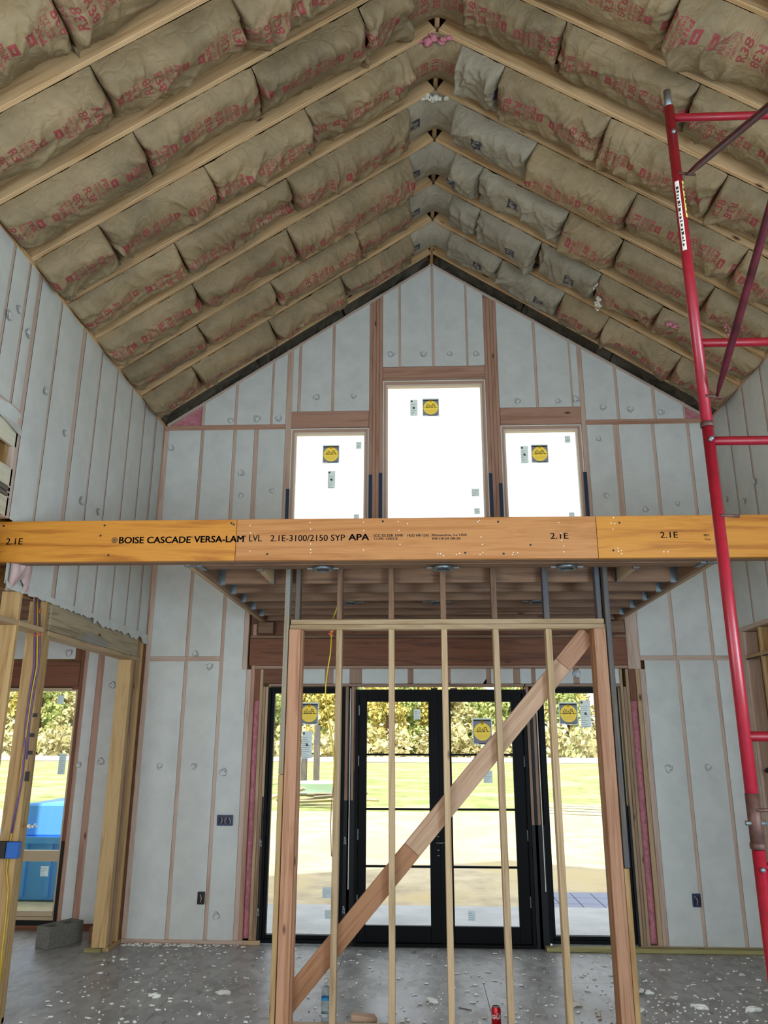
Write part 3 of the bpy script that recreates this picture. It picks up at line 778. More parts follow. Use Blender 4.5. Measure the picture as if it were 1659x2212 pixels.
board('jack_stud', XL - .140, XL, 8.035, 8.073, .045, 2.687, 'stud', wall_left)
board('stud', XL - .140, XL, 8.122, 8.16, .04, 2.96, 'bare_stud', wall_left)
board('stud', XL - .140, XL, 8.27, 8.308, .04, 2.96, 'stud', wall_left)
board('blocking', XL - .140, XL, 8.16, 8.27, 2.69, 2.728, 'pine', wall_left)
board('stud', XL - .10, XL, 8.335, 8.383, .04, 2.96, 'header', wall_left)
board('bottom_plate', XL - .140, XL, 4.0, 6.15, 0, .038, 'stud', wall_left)
board('bottom_plate', XL - .140, XL, 8.06, 8.383, 0, .038, 'stud', wall_left)
fluff('loose_wool', (XL - .03, 8.33, 1.7), .03, 'pink', wall_left, 14, 14, 'pink wool in the corner', (.3, .3, 14))
boxes('sheathing_panel', [(XL - .16, XL - .145, -4.2, 3.2, -.3, 5.4), (XL - .16, XL - .145, 3.2, D, 4.2, 5.4), (XL - .16, XL - .145, 5.3, D, 2.97, 4.2)], 'osb_wood', wall_left)
boxes('sheathing_panel', [(XL - .16, XL - .145, 3.2, 5.235, 2.97, 4.2)], 'osb_wood', wall_left)
# boards of the framed opening at the left picture edge
for (z0, z1, mt_) in ((3.945, 4.09, 'plywood'), (3.647, 3.78, 'plywood'), (3.57, 3.60, 'pine_dark'), (3.605, 3.640, 'pine_dark'), (3.425, 3.565, 'plywood')):
    board('nailed_board', XL - .03, XL - .002, 4.3, 5.262, z0, z1, mt_, wall_left)
board('stud', XL - .10, XL - .04, 5.19, 5.232, 3.43, 4.19, 'stud', wall_left)
# netting fold hanging at the edge of the opening
Yg = np.linspace(4.4, 5.26, 30); Zg = np.linspace(0, 1, 8)
YY, ZZ = np.meshgrid(Yg, Zg, indexing='ij')
zz = 4.20 - ZZ * (.03 + .14 * np.clip((YY - 4.5) / .7, 0, 1) ** 1.5)
grid_mesh('netting_flap', np.stack([XL + .012 + .02 * np.sin(ZZ * 5 + YY * 9), YY, zz], -1), 'netting', wall_left)
# pink-filled netting bag under the beam at the left edge
A, B = np.meshgrid(np.linspace(0, 1, 30), np.linspace(0, 1, 18), indexing='ij')
yy = 5.37 + A * .30; zz = 3.25 - B * (.27 + .04 * np.sin(A * 9))
hh = .02 + .06 * np.sin(np.pi * A) * np.sin(np.pi * np.clip(B, .02, 1)) + .02 * (vn(A * 12, B * 4, 5) - .5)
g_ = grid_mesh('netting_bag', np.stack([XL + hh, yy, zz], -1), 'pinkish', wall_left) if 'pinkish' in M else None
if g_ is None:
    M['pinkish'] = flat('pink_netting', '#cdb0ac', .6, nz=.2, nscale=8)
    grid_mesh('netting_bag', np.stack([XL + hh, yy, zz], -1), 'pinkish', wall_left)
for (px, py) in ((95, 845), (38, 668), (58, 720), (137, 935), (173, 1082), (210, 1105), (16, 680)):
    d = FW + RT * ((px - 829.5) / FPX) - UP * ((py - 1106) / FPX); q = d * (XL / d.x)
    spot((XL + .016, q.y, q.z + CAMZ), (1, 0, 0), wall_left)

# ---- right wall
wall_right = empty('wall_right'); tag(wall_right, kind='structure')
rp = right_place(XR)
RS = [(-4.2, -4.16), (-1.6, -1.56), (3.8, 3.84), (4.2, 4.24), (4.6, 4.64), (5.0, 5.04), (5.42, 5.46), (5.83, 5.87), (6.24, 6.28), (6.65, 6.69), (7.05, 7.09), (7.49, 7.53), (7.915, 7.955), (8.33, 8.385)]
for i, (a, b_) in enumerate(RS):
    board('stud', XR + .002, XR + .142, a, b_, 3.03, 5.385, 'veiled_side', wall_right)
    if i + 1 < len(RS): sd += 1; pillow(b_, RS[i + 1][0], 3.03, 5.385, rp, wall_right, sd, amp=.004)
board('top_plate', XR - .006, XR + .14, -4.2, D, 5.385, 5.424, 'veiled_stud', wall_right)
board('plate', XR - .004, XR + .14, 3.0, 8.33, 2.985, 3.03, 'veiled_stud', wall_right)
for y in (3.9, 4.3, 4.7, 5.1, 5.5, 5.9, 6.3, 6.7, 7.1, 7.47, 7.85, 8.24):
    board('stud', XR, XR + .14, y, y + .038, .04, 2.98, 'stud' if y < 8.2 else 'veiled_stud', wall_right)
for (a, b_) in ((7.508, 7.85), (7.888, 8.24)):
    board('blocking', XR, XR + .14, a, b_, 2.70, 2.738, 'stud', wall_right)
    boxes('foam_seal', [(XR - .002, XR + .006, a, b_, 2.694, 2.706)], 'ink', wall_right)
board('bottom_plate', XR, XR + .14, 3.0, 8.33, 0, .038, 'stud', wall_right)
board('stud', XR - .003, XR + .05, 8.28, 8.38, .04, 3.0, 'veiled_stud', wall_right)
for i in range(6):
    boxes('sheathing_panel', [(XR + .143, XR + .158, -4.2 + i * 2.12, -4.2 + i * 2.12 + 2.115, -.3, 5.4)], 'osb_wood', wall_right)
fluff('black_foam', (XR + .02, 8.10, 1.62), .08, 'ink', wall_right, 12, 21, 'black foam lump', (.4, .6, .8))
for (px, py) in ((1632, 1040), (1610, 1082), (1572, 1078)):
    d = FW + RT * ((px - 829.5) / FPX) - UP * ((py - 1106) / FPX); q = d * (XR / d.x)
    spot((XR - .016, q.y, q.z + CAMZ), (-1, 0, 0), wall_right)
# ---- rear wall, behind the viewer, with its big opening
wall_rear = boxes('wall_rear', [(-3.2, -2.4, -4.15, -4.0, -.3, 5.6), (2.8, 3.6, -4.15, -4.0, -.3, 5.6), (-2.4, 2.8, -4.15, -4.0, 5.2, 5.6), (-1.6, 2.0, -4.15, -4.0, 5.6, 6.6), (-.6, 1.0, -4.15, -4.0, 6.6, 7.4)], 'osb_wood')
tag(wall_rear, kind='structure')
# ---- side room on the left
DL = 8.87
wall_side = empty('wall_sideroom'); tag(wall_side, kind='structure')
sp_ = back_place(DL)
boxes('sheathing_panel', [(-7, -5.35, DL + .13, DL + .15, -.3, 3.4), (-5.35, -3.83, DL + .13, DL + .15, 2.44, 3.4), (-5.35, -3.83, DL + .13, DL + .15, -.3, .08), (-3.83, -3.0, DL + .13, DL + .15, -.3, 3.4), (-7, -6.98, 2.4, 9.0, -.3, 3.4)], 'osb_wood', wall_side)
for (x0, x1, mt_) in ((-3.83, -3.79, 'header'), (-3.79, -3.745, 'veiled_header'), (-3.63, -3.555, 'veiled_header'), (-3.12, -3.07, 'veiled_stud')):
    board('stud', x0, x1, DL + .002, DL + .13, .04, 3.3, mt_, wall_side)
for (x0, x1, z0, z1) in ((-3.745, -3.63, .04, 3.3), (-3.555, -3.12, .04, 3.3), (-4.40, -3.90, 2.78, 3.3), (-4.9, -4.46, 2.78, 3.3)):
    sd += 1; pillow(x0, x1, z0, z1, sp_, wall_side, sd)
board('stud', -4.46, -4.40, DL + .002, DL + .13, 2.76, 3.3, 'header', wall_side)
board('stud', -3.90, -3.83, DL + .002, DL + .13, 2.44, 3.3, 'header', wall_side)
board('header', -6.0, -3.83, DL - .005, DL + .13, 2.47, 2.76, 'header', wall_side)
board('bottom_plate', -7, -3.07, DL - .002, DL + .13, 0, .08, 'header', wall_side)
for (px, py) in ((170, 1652), (217, 1645), (148, 1410), (242, 1480)):
    spot(P(px, py, DL - .015), (0, -1, 0), wall_side)
board('stud', XL - .145, XL - .107, 8.53, DL, 0, 3.1, 'veiled_stud', wall_side)
boxes('ceiling_sideroom', [(-7, XL - .16, 2.4, 9.0, 3.32, 3.36)], 'header')
tag(bpy.data.objects['ceiling_sideroom'], kind='structure')
for i in range(8):
    board('ceiling_joist', -7, XL - .15, 3.4 + i * .61, 3.438 + i * .61, 3.05, 3.315, 'joist', bpy.data.objects['ceiling_sideroom'])

# ------------------------------------------------------------------ windows and doors
def ring(name, x0, x1, y0, y1, z0, z1, t, mat, parent, label=None):
    return boxes(name, [(x0, x0 + t, y0, y1, z0, z1), (x1 - t, x1, y0, y1, z0, z1), (x0 + t, x1 - t, y0, y1, z0, z0 + t), (x0 + t, x1 - t, y0, y1, z1 - t, z1)], mat, parent, label, .002)
def pane(x0, x1, y, z0, z1, parent):
    return boxes('pane', [(x0, x1, y, y + .006, z0, z1)], 'glass', parent)
def brand_sticker(c, w, h, parent):
    """square window label seen from its back: yellow disc, dark field, mirrored script"""
    V = []; F = []; fm = []
    def quad(x0, x1, z0, z1, lay, mi):
        b_ = len(V); y = c.y - .0008 * lay
        V.extend([(x0, y, z0), (x1, y, z0), (x1, y, z1), (x0, y, z1)]); F.append((b_, b_ + 1, b_ + 2, b_ + 3)); fm.append(mi)
    x0, x1, z0, z1 = c.x - w / 2, c.x + w / 2, c.z - h / 2, c.z + h / 2
    quad(x0, x0 + .008, z0, z1, 0, 0); quad(x1 - .008, x1, z0, z1, 0, 0); quad(x0 + .008, x1 - .008, z0, z0 + .012, 0, 0); quad(x0 + .008, x1 - .008, z1 - .018, z1, 0, 0)
    R_ = min(w, h) * .44; b_ = len(V)
    for k in range(32):
        a = 2 * math.pi * k / 32; ca, sa = math.cos(a), math.sin(a); m_ = 1 / max(abs(ca), abs(sa))
        V.append((c.x + R_ * ca, c.y - .0008, c.z - .003 + R_ * sa))
        V.append((min(max(c.x + ca * m_ * w / 2, x0 + .008), x1 - .008), c.y - .0008, min(max(c.z - .003 + sa * m_ * h / 2, z0 + .012), z1 - .018)))
    for k in range(32):
        j = (k + 1) % 32; F.append((b_ + 2 * k, b_ + 2 * k + 1, b_ + 2 * j + 1, b_ + 2 * j)); fm.append(1)
    quad(x0 + .01, x1 - .01, z1 - .030, z1 - .014, 2, 2); quad(x0 + .06, x1 - .02, z0 + .008, z0 + .018, 2, 3)
    b_ = len(V); R_ = min(w, h) * .44
    for k in range(32):
        a = 2 * math.pi * k / 32; V.append((c.x + R_ * math.cos(a), c.y - .0009, c.z - .003 + R_ * math.sin(a)))
    F.append(tuple(range(b_, b_ + 32))); fm.append(4)
    quad(c.x - .014, c.x + .014, c.z + R_ * .75, z1 - .012, 3.2, 4)
    T2, T = fit('Pella', R_ * 1.35, R_ * .62, shear=.45)
    b_ = len(V)
    for v in T2: V.append((c.x + R_ * .68 - v[0], c.y - .0032, c.z - R_ * .10 + v[1]))
    for t in T: F.append(tuple(b_ + i for i in t)); fm.append(2)
    quad(c.x - R_, c.x + R_, c.z - .003, c.z + .001, 5, 2)
    for k in range(3): quad(c.x - R_ * .6, c.x + R_ * .6, c.z - R_ * (.42 + .14 * k), c.z - R_ * (.40 + .14 * k), 4, 5)
    return raw('sticker', V, F, ['paper', 'navy_field', 'ink', 'navy', 'yellow', 'tan_frame'], parent, False, 'square label with yellow disc', fm)
thin('navy_field', '#5a6070', '#6d7180')
def info_sticker(c, w, h, parent, logo=True):
    V = []; F = []; fm = []
    def quad(x0, x1, z0, z1, lay, mi):
        b_ = len(V); y = c.y - .0008 * lay
        V.extend([(x0, y, z0), (x1, y, z0), (x1, y, z1), (x0, y, z1)]); F.append((b_, b_ + 1, b_ + 2, b_ + 3)); fm.append(mi)
    x0, x1, z0, z1 = c.x - w / 2, c.x + w / 2, c.z - h / 2, c.z + h / 2
    quad(x0, x1, z0, z1, 0, 0)
    n = max(3, int(h / .02))
    r = random.Random(int(c.x * 1000))
    for k in range(n):
        z = z0 + .008 + (h - .012) * k / n
        if logo and z > z1 - .045: continue
        quad(x0 + .005, x0 + .005 + (w - .01) * r.uniform(.4, 1), z, z + .003, 1, 1)
    if logo:
        quad(x0 + .008, x0 + .028, z1 - .032, z1 - .010, 1, 2); quad(x0 + .013, x0 + .023, z1 - .027, z1 - .015, 2, 0)
        quad(c.x - .012, c.x + .012, c.z - .012, c.z + .012, 2, 2); quad(c.x - .008, c.x + .008, c.z - .008, c.z + .008, 3, 0)
    return raw('sticker', V, F, ['paper', 'paper_line', 'ink'], parent, False, 'narrow printed label' if h > w * 1.6 else 'small printed label', fm)

YG = D + .080
wins = []
for i, (x0, x1, zt) in enumerate(((-1.448, -.549, 5.359), (-.391, .801, 5.943), (.955, 1.870, 5.363))):
    w_ = empty('window_%d' % (i + 1)); tag(w_, kind='structure'); wins.append(w_)
    zb = 3.90
    ring('frame', x0 + .010, x1 - .010, D + .018, D + .13, zb, zt - .012, .024, 'frame_pink', w_)
    ring('sash', x0 + .032, x1 - .032, D + .045, D + .11, zb + .02, zt - .034, .026, 'cream', w_)
    ring('foam_seal', x0, x1, D + .012, D + .10, zb - .01, zt, .011, 'foam', w_)
    pane(x0 + .056, x1 - .056, YG, zb + .04, zt - .058, w_)
    board('sill', x0, x1, D, D + .14, 3.86, 3.90, 'bare_stud', w_)
for wi, px, py in ((0, 715, 981), (1, 930.5, 880), (2, 1166, 980)):
    brand_sticker(P(px, py, YG - .002), .195, .225, wins[wi])
for wi, px, py, w_, h_ in ((0, 716, 1036, .085, .21), (0, 775, 962, .062, .085), (0, 770, 1116, .06, .06), (1, 894, 881, .085, .205), (1, 1027, 1064, .085, .09), (1, 1030.5, 1104, .064, .07), (2, 1133, 982, .085, .21), (2, 1226, 949, .064, .085), (2, 1235, 1112, .062, .06)):
    info_sticker(P(px, py, YG - .002), w_, h_, wins[wi], h_ > .2)

# sidelites and french doors
YD = D + .035
for i, (x0, x1) in enumerate(((-1.582, -.768), (1.225, 2.048))):
    w_ = empty('window_%d' % (i + 4)); tag(w_, kind='structure')
    zb = .02 if i == 0 else .045
    ring('frame', x0, x1, D + .01, D + .12, zb, 2.436, .030, 'black', w_)
    ring('sash', x0 + .030, x1 - .030, YD, D + .10, zb + .03, 2.408, .030 if i else .034, 'black', w_)
    pane(x0 + .058, x1 - .058, YD + .03, zb + .055, 2.38, w_)
    boxes('sill_strip', [(x0 + .02, x1 - .02, D - .01, D + .03, zb - .012, zb)], 'steel', w_)
    wins.append(w_)
brand_sticker(P(668, 1541, YD + .026), .195, .225, wins[3]); info_sticker(P(663, 1609, YD + .026), .105, .27, wins[3])
info_sticker(P(706, 1928, YD + .026), .09, .10, wins[3], False); info_sticker(P(709, 1975, YD + .026), .07, .08, wins[3], False)
brand_sticker(P(1228, 1541, YD + .026), .195, .225, wins[4]); info_sticker(P(1265, 1542, YD + .026), .105, .27, wins[4])

door = empty('door_1'); tag(door, kind='structure')
boxes('door_frame', [(-.662, -.632, D - .005, D + .12, .0, 2.411), (1.062, 1.092, D - .005, D + .12, .0, 2.411), (-.632, 1.062, D - .005, D + .12, 2.375, 2.411), (-.632, 1.062, D - .01, D + .12, .0, .03)], 'black', door)
for (x0, x1, g0, g1) in ((-.630, .206, -.546, .092), (.209, 1.060, .323, .946)):
    lf = boxes('door_leaf', [(x0, g0, YD, YD + .045, .032, 2.373), (g1, x1, YD, YD + .045, .032, 2.373), (g0, g1, YD, YD + .045, .032, .176), (g0, g1, YD, YD + .045, 2.288, 2.373)], 'black', door, bev=.002)
    for z in (1.761, 1.236, .704): boxes('muntin', [(g0, g1, YD + .008, YD + .034, z - .010, z + .010)], 'black', lf)
    for z0, z1 in ((.176, .694), (.714, 1.226), (1.246, 1.751), (1.771, 2.288)): pane(g0, g1, YD + .02, z0, z1, lf)
    for z in (.35, .95, 1.65, 2.15):
        hx = x0 - .004 if x0 < 0 else x1 - .006
        boxes('hinge', [(hx, hx + .012, YD - .012, YD, z, z + .10)], 'steel', lf)
tube('door_handle', [(.150, YD - .05, .93), (.20, YD - .055, .93), (.255, YD - .05, .935)], .007, 'steel', door)
for z in (.86, .81, .985):
    lathe('lock_hole', [(.012, -.004), (.014, 0), (.006, .004)], (.175, YD - .004, z), 'white_mark', door, 10)
boxes('astragal', [(.196, .220, YD - .018, YD, .032, 2.373)], 'black', door)
brand_sticker(P(1042, 1580, YD + .016), .20, .265, door); info_sticker(P(901, 1543, YD + .016), .07, .10, door, False)
info_sticker(P(1019, 1978, YD + .016), .07, .09, door, False); info_sticker(P(1054, 1678, YD + .016), .09, .12, door, False)
for px in (938, 980): boxes('door_shim', [(P(px, 1490, D).x - .035, P(px, 1490, D).x + .035, D - .012, D + .01, 2.412, 2.424)], 'paper_line', door)

w_ = empty('window_6'); tag(w_, kind='structure')
for (x0, x1) in ((-5.33, -4.50), (-4.455, -3.842)):
    ring('frame', x0 - .045 + .02, x1 + .045 - .02, DL + .01, DL + .12, .09, 2.46, .034, 'tan_frame', w_)
    boxes('mullion', [(x0, x1, DL + .02, DL + .10, .655, .76)], 'tan_frame', w_)
    for z0, z1 in ((.18, .655), (.76, 2.425)): pane(x0, x1, DL + .06, z0, z1, w_)
    boxes('inner_sill', [(x0, x1, DL + .0, DL + .06, .13, .18)], 'tan_frame', w_)
boxes('sealing_tape', [(-3.826, -3.796, DL - .008, DL + .0, .05, .86), (-4.9, -3.826, DL - .008, DL, .045, .085)], 'tape', w_, 'black sealing tape')
info_sticker(P(131, 1511, DL + .055), .075, .095, w_, False); info_sticker(P(134, 1650, DL + .055), .08, .22, w_, False); info_sticker(P(96, 1882, DL + .055), .085, .10, w_, False)

# ------------------------------------------------------------------ big laminated beam across the room
beam = empty('laminated_beam', (0.2, 5.41, 3.11))
tag(beam, 'orange-brown laminated wood beam spanning the room wall to wall, black stamped lettering', 'beam')
for (x0, x1, mt_) in ((-3.20, -1.287, 'lvl'), (-1.284, 1.241, 'lvl_mid'), (1.244, XR, 'lvl')):
    board('ply', x0, x1, 5.34, 5.384, 3.11, 3.41, mt_, beam, .002)
board('ply', -3.20, XR, 5.386, 5.430, 3.112, 3.408, 'joist', beam, .002); board('ply', -3.20, XR, 5.432, 5.478, 3.112, 3.408, 'joist', beam, .002)
YB = 5.3385
def stamp(s, px0, px1, py, hpx, rows=1, **kw):
    q0 = P(px0, py, YB); q1 = P(px1, py, YB); h = hpx / FPX * 5.34 * 1.0
    heavy = kw.pop('bold', 0) > .015 and hpx > 8
    V, T = fit(s, (q1 - q0).x, h, **kw); Va = []; Ta = []
    for dx, dz in (((-.0022, 0), (0, .0012), (.0022, 0), (0, -.0012)) if heavy else ((-.0008, 0), (.0008, 0))):
        n_ = len(Va); Va += [(q0.x + v[0] + dx, YB, q0.z + v[1] + dz) for v in V]; Ta += [tuple(n_ + i for i in t) for t in T]
    raw('stamped_text', Va, Ta, 'ink', beam)
stamp('2.1E', 12, 48, 1176.5, 15, bold=.012)
stamp('BOISE CASCADE', 257, 411, 1174, 15, bold=.018); stamp('VERSA-LAM', 419, 526, 1172, 15, bold=.018)
stamp('TM', 411, 416, 1162, 3); stamp('TM', 526, 531, 1160, 3)
stamp('LVL', 538, 565, 1169.5, 15, bold=.005); stamp('2.1E-3100/2150 SYP', 584, 745, 1169.5, 14.5, bold=.006)
stamp('APA', 753, 797, 1167, 14, bold=.04)
stamp('ICC ES ESR 1040', 808, 870, 1159.5, 5.5, bold=.02); stamp('CCMC 12472-R', 808, 859, 1166.5, 5.5, bold=.02)
stamp('HUD MR-1241', 880, 926, 1159.5, 5.5, bold=.02); stamp('Alexandria, La USA', 932, 1009, 1159, 6, bold=.02); stamp('04/10/24 08:26', 934, 995, 1166, 5.5, bold=.02)
stamp('2.1E', 1189, 1228, 1164, 13.5, bold=.012); stamp('2.1E', 1427, 1465, 1162, 13.5, bold=.012)
stamp('MEC', 1521, 1533, 1158.5, 5); stamp('Cor', 1523, 1536, 1167, 5)
q = P(247.5, 1167, YB); V = []; F = []
for k in range(20):
    a = 2 * math.pi * k / 20
    V += [(q.x + .021 * math.cos(a), YB, q.z + .021 * math.sin(a)), (q.x + .016 * math.cos(a), YB, q.z + .016 * math.sin(a))]
for k in range(20): F.append((2 * k, 2 * ((k + 1) % 20), 2 * ((k + 1) % 20) + 1, 2 * k + 1))
t2, T = fit('B', .018, .022, bold=.04); b_ = len(V); V += [(q.x - .009 + v[0], YB, q.z - .011 + v[1]) for v in t2]; F += [tuple(b_ + i for i in t) for t in T]
raw('stamped_text', V, F, 'ink', beam)
V = []; F = []
for (px, py) in [(540, 1135), (541, 1151), (540, 1190), (670, 1129), (671, 1143), (671, 1175), (671, 1187), (671, 1194), (785, 1128), (786, 1146), (785, 1188), (862, 1146), (864, 1176), (946, 1196), (952, 1196), (958, 1200), (986, 1198), (993, 1195), (1032, 1127), (1036, 1124), (1039, 1160), (1042, 1176), (1043, 1193), (1037, 1198), (1109, 1193), (1107, 1198), (1118, 1194), (1207, 1129), (1211, 1152), (1213, 1167), (1218, 1179), (1218, 1192), (1325, 1118), (1320, 1130), (1328, 1131), (1324, 1143), (1335, 1184), (1342, 1189), (1336, 1191), (1343, 1196), (1434, 1192), (1443, 1192), (1572, 1186), (860, 1127), (880, 1131)]:
    q = P(px, py, YB - .0005); b_ = len(V); r_ = .0045
    V += [(q.x + r_ * math.cos(a * math.pi / 3), q.y, q.z + r_ * math.sin(a * math.pi / 3)) for a in range(6)]; F.append(tuple(range(b_, b_ + 6)))
o_ = raw('nail_heads', V, F, 'foam', beam); o_['kind'] = 'stuff'
V = []; F = []
for (px, py) in [(8, 1136), (226, 1135), (234, 1199), (217, 1157), (500, 1130), (505, 1133), (827, 1126), (1076, 1127), (1005, 1194), (1088, 1196), (1338, 1129), (1325, 1189), (1146, 1177), (577, 1197)]:
    q = P(px, py, YB - .0005); b_ = len(V); r_ = .008
    V += [(q.x + r_ * math.cos(a * math.pi / 4), q.y, q.z + r_ * math.sin(a * math.pi / 4)) for a in range(8)]; F.append(tuple(range(b_, b_ + 8)))
o_ = raw('screw_heads', V, F, 'ink', beam); o_['kind'] = 'stuff'

# ------------------------------------------------------------------ loft floor behind the beam
loft = empty('loft_floor_frame', (.2, 7.0, 3.11))
tag(loft, 'brown loft floor framing of parallel joists hung behind the big orange beam', 'floor frame')
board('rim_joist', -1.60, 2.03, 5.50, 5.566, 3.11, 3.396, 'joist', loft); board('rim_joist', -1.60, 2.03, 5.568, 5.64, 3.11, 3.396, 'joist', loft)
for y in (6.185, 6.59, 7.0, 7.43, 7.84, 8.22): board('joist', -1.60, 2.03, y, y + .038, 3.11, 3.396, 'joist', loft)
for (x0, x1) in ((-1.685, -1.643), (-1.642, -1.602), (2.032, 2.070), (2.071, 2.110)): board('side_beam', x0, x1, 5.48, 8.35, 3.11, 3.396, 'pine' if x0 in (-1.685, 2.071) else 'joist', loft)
for i in range(3): boxes('deck_panel', [(-1.69, 2.11, 5.48 + i * .97, 5.48 + i * .97 + .967, 3.398, 3.416)], 'osb_wood', loft)
# hangers
def hanger(x, y, w, sgn, axis='x'):
    t = .003; h = .12; dp = .045
    if axis == 'x':    # seat runs along x from the side beam
        a, b_ = (x, x + sgn * dp); a, b_ = min(a, b_), max(a, b_)
        L_ = [(a, b_, y - t, y + w + t, 3.107 - t, 3.107), (a, b_, y - t, y, 3.107, 3.107 + h), (a, b_, y + w, y + w + t, 3.107, 3.107 + h), (x - .002 if sgn > 0 else x - t, x + t if sgn > 0 else x + .002, y - .035, y, 3.107, 3.107 + h), (x - .002 if sgn > 0 else x - t, x + t if sgn > 0 else x + .002, y + w, y + w + .035, 3.107, 3.107 + h)]
    else:
        a, b_ = (y, y + sgn * dp); a, b_ = min(a, b_), max(a, b_)
        L_ = [(x - t, x + w + t, a, b_, 3.107 - t, 3.107), (x - t, x, a, b_, 3.107, 3.107 + h), (x + w, x + w + t, a, b_, 3.107, 3.107 + h)]
    return boxes('joist_hanger', L_, 'steel', loft)
for y in (6.185, 6.59, 7.0, 7.43, 7.84):
    hanger(-1.602, y, .038, 1); hanger(2.032, y, .038, -1)
hanger(-1.602, 5.50, .14, 1); hanger(2.032, 5.50, .14, -1)
hanger(-1.685, 5.482, .082, 1, 'y'); hanger(2.032, 5.482, .078, 1, 'y')
for x in (-1.19, 1.56):
    board('short_joist', x, x + .038, 5.642, 6.183, 3.11, 3.396, 'pine', loft); hanger(x, 5.645, .038, 1, 'y'); hanger(x, 6.182, .038, -1, 'y')
board('ledger', -1.60, 2.03, 8.262, 8.30, 3.12, 3.39, 'header', loft)
board('post_block', -1.70, -1.54, 8.28, 8.37, 2.985, 3.105, 'joist', loft); board('post_block', 1.98, 2.14, 8.28, 8.37, 2.985, 3.105, 'joist', loft)

# round recessed light housings under the loft
def light_ring(name, c, w=.20, label=None):
    e = empty(name, c); x, y, z = c
    lathe('ring', [(.050, -.012), (.074, -.014), (.078, .0), (.074, .012), (.050, .010), (.050, -.012)], c, 'steel', e, 20)
    lathe('can', [(.0005, .035), (.048, .035), (.050, .0)], c, 'ink', e, 16)
    boxes('bracket', [(x - w / 2, x - .074, y - .012, y + .012, z - .004, z + .004)], 'steel', e)
    boxes('bracket', [(x + .074, x + w / 2, y - .012, y + .012, z - .004, z + .004)], 'steel', e)
    return e
for i, (px, py, lb) in enumerate(((698, 1225, 'leftmost'), (957, 1222, 'middle'), (1224, 1221, 'rightmost'))):
    q = P(px, py, 5.57); e = light_ring('recessed_light', (q.x, 5.57, 3.096), .23)
    tag(e, '%s of the three galvanised round light housings just under the orange beam' % lb, 'light housing', 'front row of recessed light housings')
for i, (px, lb) in enumerate(((757, 'left'), (943, 'middle'), (1160, 'right'))):
    q = P(px, 1303, 7.215); e = light_ring('recessed_light', (q.x, 7.215, 3.13), .26)
    tag(e, '%s one of the galvanised light housings deep between the loft joists' % lb, 'light housing', 'rear row of recessed light housings')

# ------------------------------------------------------------------ stud partition under the loft
part = empty('stud_partition', (.2, 6.1, 0))
tag(part, 'open timber stud wall with a long diagonal brace standing below the loft', 'wall frame')
Y0, Y1 = 6.055, 6.144
board('bottom_plate', -1.0, 1.42, Y0, Y1 + .004, 0, .038, 'pine', part)
board('top_plate', -.998, 1.423, Y0, Y1, 2.722, 2.760, 'pine', part); board('top_plate', -.992, 1.416, Y0 + .003, Y1 + .003, 2.762, 2.800, 'pine', part)
for i, (xb, xt) in enumerate(((-.632, -.631), (-.225, -.228), (.180, .176), (.582, .570), (.975, .972))):
    plank('stud', (xb + .019, (Y0 + Y1) / 2, .038), (xt + .019, (Y0 + Y1) / 2, 2.722), (1, 0, 0), .089, .045, 'pine', part)
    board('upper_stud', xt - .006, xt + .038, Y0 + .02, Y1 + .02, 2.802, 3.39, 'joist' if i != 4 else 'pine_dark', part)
# left end: outer stud (weathered above, yellow below), red 2x4 facing the room, its partner behind
board('outer_stud', -1.040, -1.002, Y0 - .02, Y1, 1.66, 3.39, 'pine_grey', part, label='weathered grey upper stud')
board('outer_stud', -1.040, -1.002, Y0 - .02, Y1, .0, 1.657, 'stud', part)
board('flat_stud', -.994, -.905, Y0 - .040, Y0 - .002, .0, 2.72, 'red', part, label='reddish stud set flat')
board('stud', -.998, -.960, Y0, Y1, .038, 2.72, 'red', part); board('stud', -.935, -.892, Y0, Y1, .038, 2.72, 'red', part)
board('upper_stud', -.965, -.927, Y0 + .02, Y1 + .02, 2.802, 3.39, 'pine_dark', part)
# right end
board('flat_stud', 1.322, 1.411, Y0 - .040, Y0 - .002, .0, 2.72, 'red', part, label='reddish stud set flat')
board('stud', 1.312, 1.350, Y0, Y1, .038, 2.72, 'brace_low', part); board('stud', 1.352, 1.390, Y0, Y1, .038, 2.72, 'red', part)
board('outer_stud', 1.420, 1.458, Y0 - .035, Y1, 1.05, 3.39, 'pine_dark', part, label='weathered grey upper stud')
board('outer_stud', 1.414, 1.452, Y0 - .035, Y1, .0, 1.047, 'stud', part)
board('upper_stud', 1.372, 1.410, Y0 + .02, Y1 + .02, 2.802, 3.39, 'pine_dark', part)
# diagonal brace of three finger-jointed lengths, fixed to the back of the studs
a = Vector((-.97, Y1 + .022, .108)); b_ = Vector((1.31, Y1 + .022, 2.70)); dv = (b_ - a).normalized()
Lb = (b_ - a).length
cutsb = [0, (Vector((-.081, Y1 + .022, 1.155)) - a).dot(dv), (Vector((1.09, Y1 + .022, 2.47)) - a).dot(dv), Lb]
br = empty('diagonal_brace', (0, 0, 0)); br.parent = part
for i in range(3):
    o_ = plank('brace_length', a + dv * cutsb[i] - part.location, a + dv * (cutsb[i + 1] - .0015) - part.location, (0, 1, 0), .140, .036, ('brace_low', 'brace_mid', 'red')[i], br)
